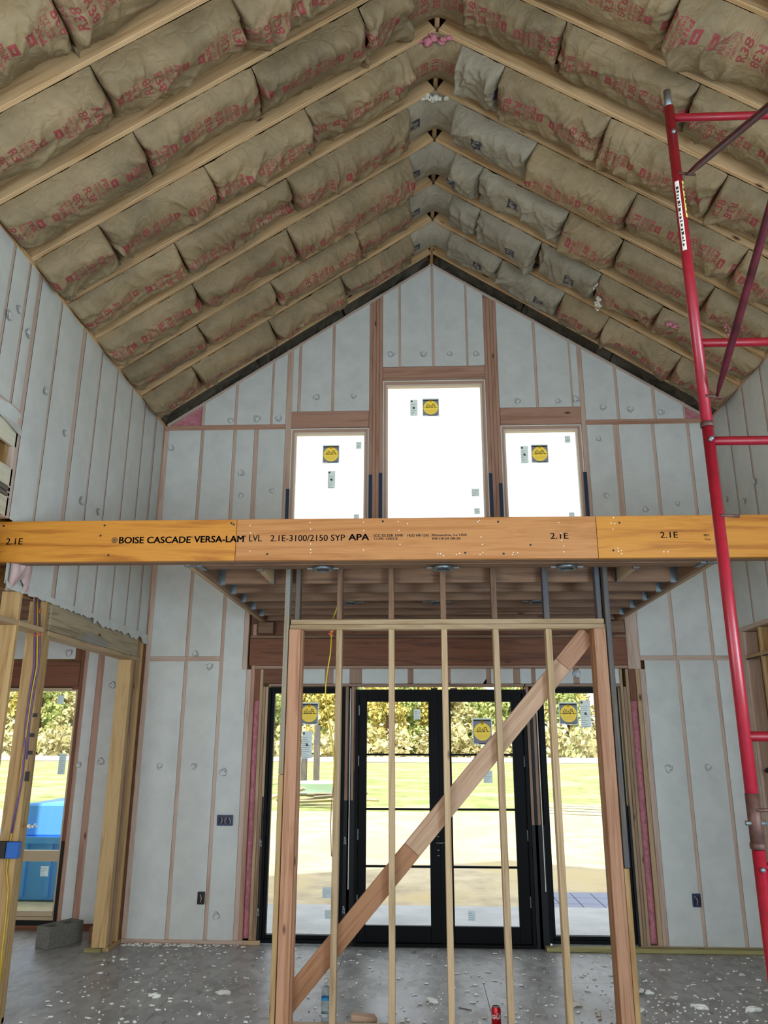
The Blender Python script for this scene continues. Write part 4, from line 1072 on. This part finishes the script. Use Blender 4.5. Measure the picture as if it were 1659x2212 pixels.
# the hanging yellow cable with its orange foam plug
cable = empty('hanging_cable', (-.67, 6.035, 2.69))
tag(cable, 'thin yellow cable hanging down beside the leftmost inner stud of the partition', 'cable')
cpts = [(745, 1250), (736, 1285), (727, 1315), (718, 1340), (716, 1372), (714, 1410), (709, 1440), (704, 1475), (703, 1500), (706, 1530), (711, 1560), (718, 1600), (721, 1630), (722, 1650), (720, 1700), (716, 1740), (714, 1780), (716, 1850)]
tube('wire', [P(px, py, 6.03 if py > 1350 else 6.17) for px, py in cpts if py > 1370 or py < 1345], .0055, 'cable_y', cable, 6) if False else None
tube('wire', [P(px, py, 6.033) for px, py in cpts if 1370 <= py <= 1700], .0052, 'cable_y', cable, 6)
tube('wire', [P(px, py, 6.033) for px, py in cpts if py >= 1700], .004, 'brace_low', cable, 6, 'brown lower end of the cable')
tube('wire', [P(px, py, 6.30) for px, py in cpts if py <= 1340], .0052, 'cable_y', cable, 6)
fluff('foam_plug', P(715, 1369, 6.035), .042, 'orange', cable, 14, 33, 'orange fire-stopping foam', (.5, .3, .8))

# ------------------------------------------------------------------ cables, boxes and foam on the left framing
cab2 = empty('cable_bundle', (-2.95, 5.99, 2.9))
tag(cab2, 'purple and yellow cables running down the left stud from orange foam', 'cable')
YC = 6.022
def PX(px, py, Y=YC): return P(px, py, Y)
tube('wire', [PX(*q) for q in ((78, 1290), (76, 1340), (75, 1400), (74, 1440), (64, 1500), (56, 1560), (53, 1620), (47, 1680), (36, 1740), (25, 1800))], .008, 'cable_p', cab2, 6, 'purple cable')
tube('wire', [PX(*q) for q in ((81, 1290), (81, 1380), (80, 1440), (70, 1490), (60, 1560), (50, 1630), (42, 1700), (32, 1760), (20, 1830), (14, 1880), (18, 1920), (12, 1990), (4, 2060), (0, 2120))], .006, 'cable_y', cab2, 6, 'yellow cable')
tube('wire', [PX(*q) for q in ((86, 1290), (86, 1400), (82, 1450), (72, 1500), (64, 1560), (58, 1640))], .006, 'cable_p', cab2, 6, 'purple cable')
fluff('foam_plug', PX(84, 1283), .07, 'orange', cab2, 18, 41, 'orange fire-stopping foam', (.9, .3, .35))
fluff('foam_plug', PX(86, 1318), .035, 'orange', cab2, 14, 42, 'orange fire-stopping foam', (.4, .3, 1.8))
fluff('foam_plug', PX(80, 1372), .05, 'orange', cab2, 12, 43, 'orange fire-stopping foam', (.7, .3, .35))
jb = empty('junction_box', PX(22, 1836, 5.99)); tag(jb, 'blue plastic electrical box on the left stud beside the cables', 'electrical box')
q = PX(28, 1836, 5.99); boxes('box_body', [(q.x - .045, q.x + .045, 5.97, 6.028, q.z - .055, q.z + .055)], 'blue_box', jb, bev=.004)
boxes('box_front', [(q.x - .17, q.x - .046, 5.965, 6.028, q.z - .055, q.z + .055)], 'ink', jb, 'black half of the box')
for k, (px, py) in enumerate(((76, 1545), (70, 1588), (66, 1626), (59, 1677))):
    q = PX(px, py, 6.027); boxes('tape_scrap', [(q.x - .016, q.x + .016, 6.022, 6.029, q.z - .014 - .02 * (k == 3), q.z + .014 + .02 * (k == 3))], 'ink', cab2)
wd = fluff('foam_squeeze', PX(66, 1785, 6.0), .05, 'foam', None, 14, 51, None, (1.6, .4, .4)); tag(wd, 'beige lump of foam squeezed out of the left stud above the blue box', 'foam lump')

# electrical boxes in the back wall
def outlet(px, py, w, h, mat, label):
    q = P(px, py, D - .02); e = empty('outlet_box', (q.x, D - .02, q.z))
    tag(e, label, 'electrical box')
    x0, x1, z0, z1 = q.x - w / 2, q.x + w / 2, q.z - h / 2, q.z + h / 2; t = .005
    boxes('box_body', [(x0, x0 + t, D - .03, D + .04, z0, z1), (x1 - t, x1, D - .03, D + .04, z0, z1), (x0 + t, x1 - t, D - .03, D + .04, z0, z0 + t), (x0 + t, x1 - t, D - .03, D + .04, z1 - t, z1), (x0 + t, x1 - t, D - .022, D - .018, z0 + t, z1 - t)], mat, e)
    for k in range(3 if w < .09 else 6):
        xx = x0 + w * (k + .7) / (3.6 if w < .09 else 6.6)
        tube('wire', [(xx, D - .028, z0 + .02), (xx + random.uniform(-.01, .02), D - .036, q.z), (xx + random.uniform(-.02, .02), D - .03, z1 - .02)], .0035, 'cable_w' if k % 2 else 'rust', e, 5)
outlet(486, 1772, .155, .10, 'navy_box', 'wide dark blue electrical box with bare wires on the left white wall')
outlet(434, 1940, .065, .11, 'ink', 'black single electrical box low on the left white wall')
outlet(1505, 1945, .075, .115, 'navy_box', 'dark blue single electrical box low on the right white wall')

# ------------------------------------------------------------------ things on the floor
# hollow concrete block
blk = empty('concrete_block', (-3.50, 8.30, 0)); tag(blk, 'grey hollow concrete block on the floor by the doorway post', 'block')
bm = bmesh.new(); L, W, H, t = .39, .185, .19, .032
def ringwall(x0, x1, y0, y1): pass
for b4 in ((-L / 2, L / 2, -W / 2, -W / 2 + t), (-L / 2, L / 2, W / 2 - t, W / 2), (-L / 2, -L / 2 + t, -W / 2 + t, W / 2 - t), (L / 2 - t, L / 2, -W / 2 + t, W / 2 - t), (-.018, .018, -W / 2 + t, W / 2 - t)):
    box_verts(bm, b4[0], b4[1], b4[2], b4[3], 0, H)
box_verts(bm, -L / 2 + t, L / 2 - t, -W / 2 + t, W / 2 - t, 0, .03)
bmesh.ops.bevel(bm, geom=bm.edges[:], offset=.003, segments=1, affect='EDGES')
me = bpy.data.meshes.new('block_body'); bm.to_mesh(me); bm.free(); o_ = link('block_body', me, 'block', blk); o_.rotation_euler = (0, 0, math.radians(62))
cr = board('wood_scrap', -3.14, -2.98, 8.02, 8.10, 0.0, .036, 'treated'); tag(cr, 'flat wood scrap under the doorway post at left', 'wood scrap')
cr = board('wood_offcut', -3.26, -3.17, 8.42, 8.60, 0.0, .13, 'header'); tag(cr, 'dark wooden offcut standing between concrete block and post', 'wood scrap')
# bottle
bt = empty('water_bottle', (-.675, 6.235, 0)); tag(bt, 'clear plastic water bottle with blue label behind the partition plate', 'bottle')
lathe('bottle_body', [(.0005, .002), (.030, .0), (.034, .008), (.034, .14), (.033, .17), (.034, .185), (.030, .212), (.018, .240), (.013, .250), (.013, .262)], (-.675, 6.235, 0), 'bottle', bt, 24)
lathe('cap', [(.0005, .284), (.0145, .284), (.015, .262), (.013, .261)], (-.675, 6.235, 0), 'foam', bt, 16)
M['cyan'] = flat('cyan_label', '#2b9bd8', .4)
lathe('bottle_label', [(.0346, .150), (.0346, .168)], (-.675, 6.235, 0), 'cyan', bt, 24)
M['water'] = flat('clear_label', '#b9cdd8', .3)
lathe('bottle_label', [(.0344, .05), (.0344, .07)], (-.675, 6.235, 0), 'water', bt, 24, 'pale printed band')
# drink can
can = empty('drink_can', (.513, 6.255, 0)); tag(can, 'red soft drink can with white script lettering on the floor', 'can')
M['canred'] = flat('can_red', '#b3121f', .28, .35)
M['canwhite'] = flat('can_white', '#eadfdf', .4)
lathe('can_body', [(.0005, .004), (.024, .003), (.028, .0), (.033, .012), (.033, .105), (.0275, .117), (.0275, .122)], (.513, 6.255, 0), 'canred', can, 28)
lathe('can_top', [(.0275, .1222), (.0255, .1222), (.0245, .117), (.0005, .117)], (.513, 6.255, 0), 'steel', can, 24)
V2, T = fit('Coca-Cola', .085, .040, shear=.35, bold=.01)
Vt = []
for v in V2:
    a = (v[0] - .050) / .0334 - math.pi / 2
    Vt.append((.513 + .0334 * math.cos(a), 6.255 + .0334 * math.sin(a), .050 + v[1]))
raw('can_lettering', Vt, T, 'canwhite', can)
# wooden wedge and foam piece behind the plate
wp = raw('wood_wedge', [(-.50, 6.28, 0), (-.32, 6.30, 0), (-.32, 6.36, 0), (-.50, 6.35, 0), (-.50, 6.28, .045), (-.32, 6.30, .020), (-.34, 6.36, .030), (-.50, 6.35, .045)], [(3, 2, 1, 0), (4, 5, 6, 7), (0, 1, 5, 4), (1, 2, 6, 5), (2, 3, 7, 6), (3, 0, 4, 7)], 'brace_mid')
tag(wp, 'flat brown wood offcut lying behind the partition plate', 'wood scrap')
nl = tube('nail', [(.27, 6.62, .004), (.36, 6.57, .004)], .003, 'rust'); tag(nl, 'thin dark nail lying on the floor behind the middle studs', 'nail')
br2 = tube('pipe_fitting', [(1.60, 6.99, .012), (1.72, 6.995, .012), (1.735, 6.99, .045)], .006, 'pine_dark'); tag(br2, 'small bent dark wire on the floor right of the partition', 'wire')

# foam crumbs
def crumb_mesh(name, pts, r):
    bm = bmesh.new()
    for (x, y, s_) in pts:
        nb = 1 if s_ < .012 else r.randint(2, 5)
        for k in range(nb):
            ret = bmesh.ops.create_icosphere(bm, subdivisions=1, radius=s_ * (1 if k == 0 else .7))
            ox, oy = (0, 0) if k == 0 else (r.uniform(-1.8, 1.8) * s_, r.uniform(-1, 1) * s_)
            sx, sy, sz = r.uniform(.7, 1.5), r.uniform(.7, 1.2), r.uniform(.4, .8)
            for v in ret['verts']:
                j = r.uniform(.75, 1.25)
                v.co = Vector((v.co.x * sx * j + x + ox, v.co.y * sy * j + y + oy, max(0.0, v.co.z * sz * j + s_ * .5)))
    me = bpy.data.meshes.new(name); bm.to_mesh(me); bm.free(); return me
rr_ = random.Random(5)
pts = []
for i in range(1100):
    x = rr_.uniform(-2.85, 3.22); y = 8.25 - (2.6) * rr_.random() ** .8
    pts.append((x, y, rr_.choice((.005, .006, .008, .010, .012))))
for i in range(150): pts.append((max(-2.86, min(-1.7, rr_.gauss(-2.4, .35))), rr_.uniform(8.27, 8.36), rr_.uniform(.005, .014)))
for i in range(160): pts.append((min(3.2, rr_.gauss(1.9, .6)), rr_.gauss(6.5, .25), rr_.uniform(.005, .012)))
o_ = link('foam_crumbs', crumb_mesh('foam_crumbs', pts, rr_), 'foam'); tag(o_, 'white foam crumbs scattered all over the floor', 'debris', kind='stuff')
big = [(1.13, 6.72, 'white foam scrap heap between the two rightmost inner studs'), (1.56, 6.62, 'white foam scraps just right of the partition end post'), (2.05, 6.70, 'long white foam scrap right of the partition'), (2.42, 6.66, 'white foam chunk lying right of the long foam scrap'), (2.9, 6.72, 'white foam chunk nearest the scaffold foot'), (-1.55, 6.85, 'white foam flake on the floor left of the partition'), (.07, 6.75, 'white foam scraps left of the middle stud'), (-2.05, 6.75, 'white foam flake below the left white wall'), (1.75, 7.05, 'white foam flake on the floor in front of the right wall')]
for i, (x, y, lb) in enumerate(big):
    bm = bmesh.new(); bmesh.ops.create_icosphere(bm, subdivisions=3, radius=1)
    for v in bm.verts:
        k_ = .55 + .9 * float(vn(np.array([v.co.x * 2.2 + i * 7]), np.array([v.co.y * 2.2 + v.co.z * 1.3]), 60 + i)[0])
        v.co = Vector((v.co.x * .055 * k_, v.co.y * .026 * k_, max(0, .012 + v.co.z * .018 * k_)))
    me = bpy.data.meshes.new('foam_scrap'); bm.to_mesh(me); bm.free()
    o_ = link('foam_scrap', me, 'foam'); o_.rotation_euler = (0, 0, rr_.uniform(-.6, .6)); o_.location = (x, y, 0); tag(o_, lb, 'foam scrap', 'larger foam scraps on the floor')

# ------------------------------------------------------------------ red scaffold at the right
SX, SY, RR = 1.132, 2.9, .0215
def frame(name, yb, z0, z1, label, with_mid=True):
    e = empty(name, (SX + .76, yb, z0)); tag(e, label, 'scaffold', 'red scaffold frames')
    for x in (SX, SX + 1.52):
        tube('leg', [(x, yb, z0 + .004), (x, yb, z1)], RR, 'scaf', e, 16)
        lathe('collar', [(RR, -.012), (RR + .004, -.010), (RR + .004, .008), (RR, .010)], (x, yb, z0 + .012), 'rust', e, 16)
        tube('pin', [(x, yb - .02, z1 - .36), (x + .075, yb - .005, z1 - .36)], .0065, 'rust', e, 8)
        tube('pin', [(x, yb - .02, z0 + .125), (x + .075, yb - .005, z0 + .125)], .0065, 'rust', e, 8)
        tube('bolt', [(x - .004, yb - RR - .010, z0 - .06 + .0), (x - .004, yb - RR + .004, z0 - .06)], .008, 'steel', e, 8)
    tube('rung', [(SX + .01, yb, z1 - .055), (SX + 1.51, yb, z1 - .055)], .0175, 'scaf', e, 14)
    tube('rung', [(SX + .01, yb, z0 + .365), (SX + 1.51, yb, z0 + .365)], .0175, 'scaf', e, 14)
    return e
fa = frame('scaffold_frame', SY, 3.075, 4.60, 'uppermost red scaffold frame with a grey steel pin on top')
fb = frame('scaffold_frame', SY, 1.552, 3.073, 'middle red scaffold frame standing across the beam at right')
fc = frame('scaffold_frame', SY, .03, 1.550, 'lowest red scaffold frame at the right picture edge, rusty coupling above')
tube('coupling_pin', [(SX, SY, 4.595), (SX, SY, 4.69)], .0165, 'steel', fa, 14, 'grey steel coupling pin'); tube('coupling_pin', [(SX + 1.52, SY, 4.595), (SX + 1.52, SY, 4.69)], .0165, 'steel', fa, 14)
tube('coupling', [(SX, SY, 1.553), (SX, SY, 1.73)], RR + .0012, 'rust', fb, 16, 'rusty section of the leg')
tube('bolt', [(SX - .034, SY - .006, 1.635), (SX + .036, SY - .006, 1.635)], .008, 'steel', fb, 8); tube('bolt', [(SX, SY - RR - .012, 3.02), (SX, SY, 3.02)], .009, 'steel', fb, 8); tube('bolt', [(SX - .002, SY - RR - .010, 4.452), (SX, SY, 4.452)], .009, 'steel', fa, 8)
# stickers on the leg
def wrap(a0, a1, z0, z1, mat, text=None, label=None, tcol='ink'):
    V = []; F = []; n = 8; r_ = RR + .0008
    for i in range(n + 1):
        a = a0 + (a1 - a0) * i / n
        V += [(SX + r_ * math.cos(a), SY + r_ * math.sin(a), z0), (SX + r_ * math.cos(a), SY + r_ * math.sin(a), z1)]
    for i in range(n): F.append((2 * i, 2 * i + 2, 2 * i + 3, 2 * i + 1))
    o = raw('safety_label', V, F, mat, fa, True, label)
    if text:
        rq = random.Random(len(text)); r2 = r_ + .0006; Vt = []; T = []
        z = z0 + .02
        while z < z1 - .02:
            hh = rq.uniform(.006, .022); b0 = a0 + (a1 - a0) * rq.uniform(.12, .4); b1 = a0 + (a1 - a0) * rq.uniform(.55, .88); n_ = len(Vt)
            Vt += [(SX + r2 * math.cos(t_), SY + r2 * math.sin(t_), z_) for t_, z_ in ((b0, z), ((b0 + b1) / 2, z), (b1, z), (b1, z + hh), ((b0 + b1) / 2, z + hh * .8), (b0, z + hh))]
            T += [(n_, n_ + 1, n_ + 4, n_ + 5), (n_ + 1, n_ + 2, n_ + 3, n_ + 4)]; z += hh + rq.uniform(.004, .009)
        raw('label_print', Vt, T, tcol, fa)
    return o
M['label_white'] = flat('label_white', '#d8d6cc', .5); M['label_yellow'] = flat('label_yellow', '#e3d36a', .5)
wrap(-2.55, -1.75, 3.86, 4.20, 'label_white', 'marks one', 'white sticker with black lettering'); wrap(-1.15, -.45, 4.02, 4.20, 'label_yellow', 'marks', 'yellow bordered sticker')
# far ends of the braces rest on a second bay of frames out of sight to the near side
def brace(name, p, q, label):
    e = empty(name, p); tag(e, label, 'scaffold brace', 'scaffold cross braces')
    p, q = Vector(p), Vector(q); d = (q - p).normalized(); L = (q - p).length
    tube('brace_tube', [p, p + d * .05, p + d * .14, q - d * .14, q], [.006, .010, .0145, .0145, .006], 'scaf_dark', e, 12)
    return e
XB = SX + .045
brace('cross_brace', (XB - .008, SY - .012, 4.235), (XB, SY - 1.5, 3.57), 'upper dark purple scaffold brace rising to the right picture edge')
brace('cross_brace', (XB, SY - .012, 3.20), (XB + .03, SY - 1.5, 4.24), 'steep dark red scaffold brace from the pin below, right edge')
fn = frame('scaffold_frame', SY - 1.52, 3.075, 4.60, 'red scaffold frame nearer the viewer holding the braces, right of view')
fn2 = frame('scaffold_frame', SY - 1.52, 1.552, 3.073, 'middle frame of the nearer red scaffold bay, right of view')
fn3 = frame('scaffold_frame', SY - 1.52, .03, 1.550, 'lowest frame of the nearer red scaffold bay, right of view')
for y in (SY, SY - 1.52):
    for x in (SX, SX + 1.52):
        pl = boxes('base_plate', [(x - .07, x + .07, y - .07, y + .07, 0.0, .008)], 'steel', fc if y == SY else fn3)
        tube('screw_jack', [(x, y, .008), (x, y, .04)], .014, 'steel', fc if y == SY else fn3, 10)

# ------------------------------------------------------------------ outdoors
def ground_mat(name, c1, c2, sc, c3=None):
    mt, nt, b = new_mat(name); co = N(nt, 'ShaderNodeTexCoord').outputs['Object']
    n1 = noise(nt, co, sc, 6, .65)
    c = ramp(nt, n1, [(.36, srgb(c2)), (.62, srgb(c1))]).outputs[0]
    if c3:
        n2 = noise(nt, co, sc * .25, 4); c = mixc(nt, ramp(nt, n2, [(.5, (0, 0, 0, 1)), (.6, (1, 1, 1, 1))]).outputs[0], c, srgb(c3))
    nt.links.new(c, b.inputs['Base Color']); b.inputs['Roughness'].default_value = .95; M[name] = mt
ground_mat('dirt_yard', '#d3c5a4', '#b0a084', 1.6, '#ccb98c')
ground_mat('grass', '#a9b070', '#7f8c4c', 1.4, '#c3b487'); ground_mat('gravel_road', '#d9d2c4', '#b9b0a0', 3)
ground_mat('porch_concrete', '#c2c6c8', '#aeb2b5', 2)
yard = raw('ground', [(-160, 8.6, -.16), (160, 8.6, -.16), (160, 25, -.16), (-160, 25, -.16)], [(0, 1, 2, 3)], 'dirt_yard'); tag(yard, kind='structure')
lawn = raw('lawn', [(-160, 25, -.15), (160, 25, -.15), (160, 240, -.15), (-160, 240, -.15)], [(0, 1, 2, 3)], 'grass'); tag(lawn, 'short yellow-green grass beyond the dirt yard', 'grass', kind='stuff')
road = raw('road', [(-160, 84, -.12), (160, 76, -.12), (160, 110, -.12), (-160, 118, -.12)], [(0, 1, 2, 3)], 'gravel_road'); tag(road, kind='structure')
porch = boxes('porch_slab', [(-3.6, 5.0, 8.56, 10.7, -.30, -.06)], 'porch_concrete'); tag(porch, kind='structure')
M['zip_green'] = flat('green_sheathing', '#7fcf9e', .6)
zw = boxes('green_wall', [(-5.9, -5.75, 9.05, 10.9, -.3, 4.5)], 'zip_green'); tag(zw, 'mint green sheathed wall outside the left window', 'wall')
M['solar'] = flat('blue_panel', '#27407a', .3)
sp2 = empty('blue_panel_stack', (2.1, 11.2, -.1)); tag(sp2, 'dark blue gridded panel lying on the dirt outside the right glazing', 'panel')
for i in range(4):
    for j in range(3): boxes('panel_cell', [(1.50 + i * .27, 1.76 + i * .27, 10.75 + j * .40, 11.14 + j * .40, -.15, -.10)], 'solar', sp2)
M['shade_blue'] = flat('bluish_shade', '#58a0ee', .5)
db = empty('blue_shade_block', (-5.4, 11.6, 0)); tag(db, 'stepped blue boxes put in for bluish shade outside the left room window', 'shade block')  # house shade and its roofline edge put in as solid blue boxes
boxes('shade_box', [(-6.4, -4.55, 11.2, 12.9, -.15, .62)], 'shade_blue', db, bev=.02); boxes('shade_box', [(-5.45, -4.75, 11.35, 12.7, .62, 1.05)], 'shade_blue', db, bev=.03)
for k in range(6): boxes('shade_rib', [(-6.35 + k * .34, -6.29 + k * .34, 11.16, 11.2, -.1, .58)], 'shade_blue', db)
boxes('shade_edge', [(-6.45, -4.5, 11.14, 11.22, .56, .64)], 'shade_blue', db)
M['pool'] = flat('pool_cyan', '#d4ecff', .4)
pl = empty('paddling_pool', (-3.9, 33, -.15)); tag(pl, 'round pale blue plastic tub on the grass outside', 'tub')
lathe('tub_wall', [(1.15, 0), (1.35, .42), (1.42, .45), (1.30, .42), (1.1, .05), (.001, .05)], (-3.9, 33, -.15), 'pool', pl, 28)
dark = 'pine_dark'
for i, (x, z1) in enumerate(((-6.2, 2.3), (-5.55, 2.0), (-5.0, 2.6), (-7.4, 1.7))):
    o_ = board('post', x, x + .26, 38 + i * .3, 38.26 + i * .3, -.15, z1, dark); tag(o_, 'dark upright timber post in the yard, %s' % ('first from the left end', 'second from left', 'third from left', 'set apart at far left')[i], 'post', 'posts in the yard')
r_ = random.Random(3)
db2 = empty('debris_pile', (-4.2, 27, -.15)); tag(db2, 'pile of dark scrap boards and sheeting in the yard', 'debris')
for i in range(12):
    x = -5.4 + r_.uniform(0, 3); y = 26 + r_.uniform(0, 2)
    plank('scrap_board', (x, y, -.1 + r_.random() * .3), (x + r_.uniform(.8, 1.6), y + r_.uniform(-.4, .4), r_.uniform(-.05, .5)), (0, .3, 1), .25, .04, r_.choice((dark, 'plywood', 'pine_grey')), db2)
for i in range(4):
    y = 24.2 + i * .9
    o_ = plank('lumber_length', (3.2 + i * .3, y + 1, -.11), (6.4 + i * .2, y - .4, -.11), (0, 0, 1), .14, .05, 'plywood'); tag(o_, 'pale long board on the grass, %s of four' % ('nearest', 'second nearest', 'third nearest', 'farthest')[i], 'board', 'long boards on the grass')
# trees: trunk, limbs and leaf clumps
def leaf_mat(name, c1, c2):
    mt, nt, b = new_mat(name); oi = N(nt, 'ShaderNodeObjectInfo'); co = N(nt, 'ShaderNodeTexCoord').outputs['Object']
    n1 = noise(nt, co, .9, 3); c = ramp(nt, n1, [(.35, srgb(c2)), (.65, srgb(c1))]).outputs[0]
    nt.links.new(c, b.inputs['Base Color']); b.inputs['Roughness'].default_value = .7; M[name] = mt
leaf_mat('leaf_green', '#c8d088', '#a2b068'); leaf_mat('leaf_yellow', '#e2d684', '#c4b865'); leaf_mat('leaf_bare', '#dad2a0', '#bcb582')  # leaf tones paled to paint in the haze over the distant trees
def tree_mesh(seed, h, w, mat):
    r = random.Random(seed); V = []; F = []
    for c_ in range(64):
        a = r.uniform(0, 6.28); zz = r.uniform(.03, 1.0) * h; rr = w * .5 * math.sin(min(1, zz / h * .9 + .15) * math.pi) ** .6 * r.uniform(.3, 1)
        cx_, cy_ = rr * math.cos(a), rr * math.sin(a); cs = r.uniform(.5, 1.1) * w * .13
        for k in range(64):
            d = Vector((r.gauss(0, 1), r.gauss(0, 1), r.gauss(0, .8))).normalized() * cs * r.uniform(.5, 1.15)
            p = Vector((cx_, cy_, zz)) + d; s_ = r.uniform(.22, .42)
            u = Vector((r.gauss(0, 1), r.gauss(0, 1), r.gauss(0, 1))).normalized(); v = u.cross(Vector((r.gauss(0, 1), r.gauss(0, 1), 1))).normalized()
            b_ = len(V); V += [p - u * s_, p + v * s_ * .6, p + u * s_, p - v * s_ * .6]; F.append((b_, b_ + 1, b_ + 2, b_ + 3))
    me = bpy.data.meshes.new('crown'); me.from_pydata([tuple(v) for v in V], [], F); me.materials.append(M[mat]); return me
def trunk_mesh(h):
    V = []; F = []; n = 7
    for i, (r_, z) in enumerate(((.28, 0), (.2, h * .3), (.13, h * .6), (.04, h * .92))):
        for k in range(n): a = 2 * math.pi * k / n; V.append((r_ * math.cos(a) + .1 * math.sin(i), r_ * math.sin(a), z))
    for i in range(3):
        for k in range(n): a, b_ = i * n + k, i * n + (k + 1) % n; F.append((a, b_, b_ + n, a + n))
    me = bpy.data.meshes.new('trunk'); me.from_pydata(V, [], F); me.materials.append(M['rust']); return me
TM = [(tree_mesh(1, 10, 6.6, 'leaf_green'), 'dense green tree'), (tree_mesh(2, 9.5, 6.4, 'leaf_yellow'), 'yellow-leaved tree'), (tree_mesh(3, 9.5, 6.4, 'leaf_bare'), 'pale half-bare tree')]
TK = trunk_mesh(9)
r_ = random.Random(8)
for i in range(52):
    k = r_.choice((0, 0, 1, 1, 2)); t_ = empty('tree', (-70 + (i % 13) * 8.2 + (i // 13) * 2.1 + r_.uniform(-.3, .3), 113 + (i // 13) * 9, -.15))
    lb = 'one of the %ss in the belt beyond the road' % TM[k][1]
    tag(t_, lb, 'tree', '%ss beyond the road' % TM[k][1])
    for nm, me in (('crown', TM[k][0]), ('trunk', TK)):
        o_ = bpy.data.objects.new(nm, me); COL.objects.link(o_); o_.parent = t_
    s_ = r_.uniform(1.02, 1.12) * (1 + .05 * (i // 13)); t_.scale = (s_, s_, s_); t_.rotation_euler = (0, 0, r_.uniform(0, 6))

# low brush filling the gaps under the trees: nobody could count it
V = []; F = []; r = random.Random(12)
for c_ in range(260):
    cx_, cy_, cz = r.uniform(-78, 42), r.uniform(104, 107.5), r.uniform(.2, 2.6)
    for k in range(34):
        p = Vector((cx_ + r.gauss(0, .9), cy_ + r.gauss(0, .6), max(.0, cz + r.gauss(0, .9)))); s_ = r.uniform(.3, .6)
        u = Vector((r.gauss(0, 1), r.gauss(0, 1), r.gauss(0, 1))).normalized(); v = u.cross(Vector((r.gauss(0, 1), r.gauss(0, 1), 1))).normalized()
        b_ = len(V); V += [p - u * s_, p + v * s_ * .6, p + u * s_, p - v * s_ * .6]; F.append((b_, b_ + 1, b_ + 2, b_ + 3))
brush = raw('undergrowth', V, F, 'leaf_bare'); tag(brush, 'tangled dry brush growing under the tree belt', 'bushes', kind='stuff')
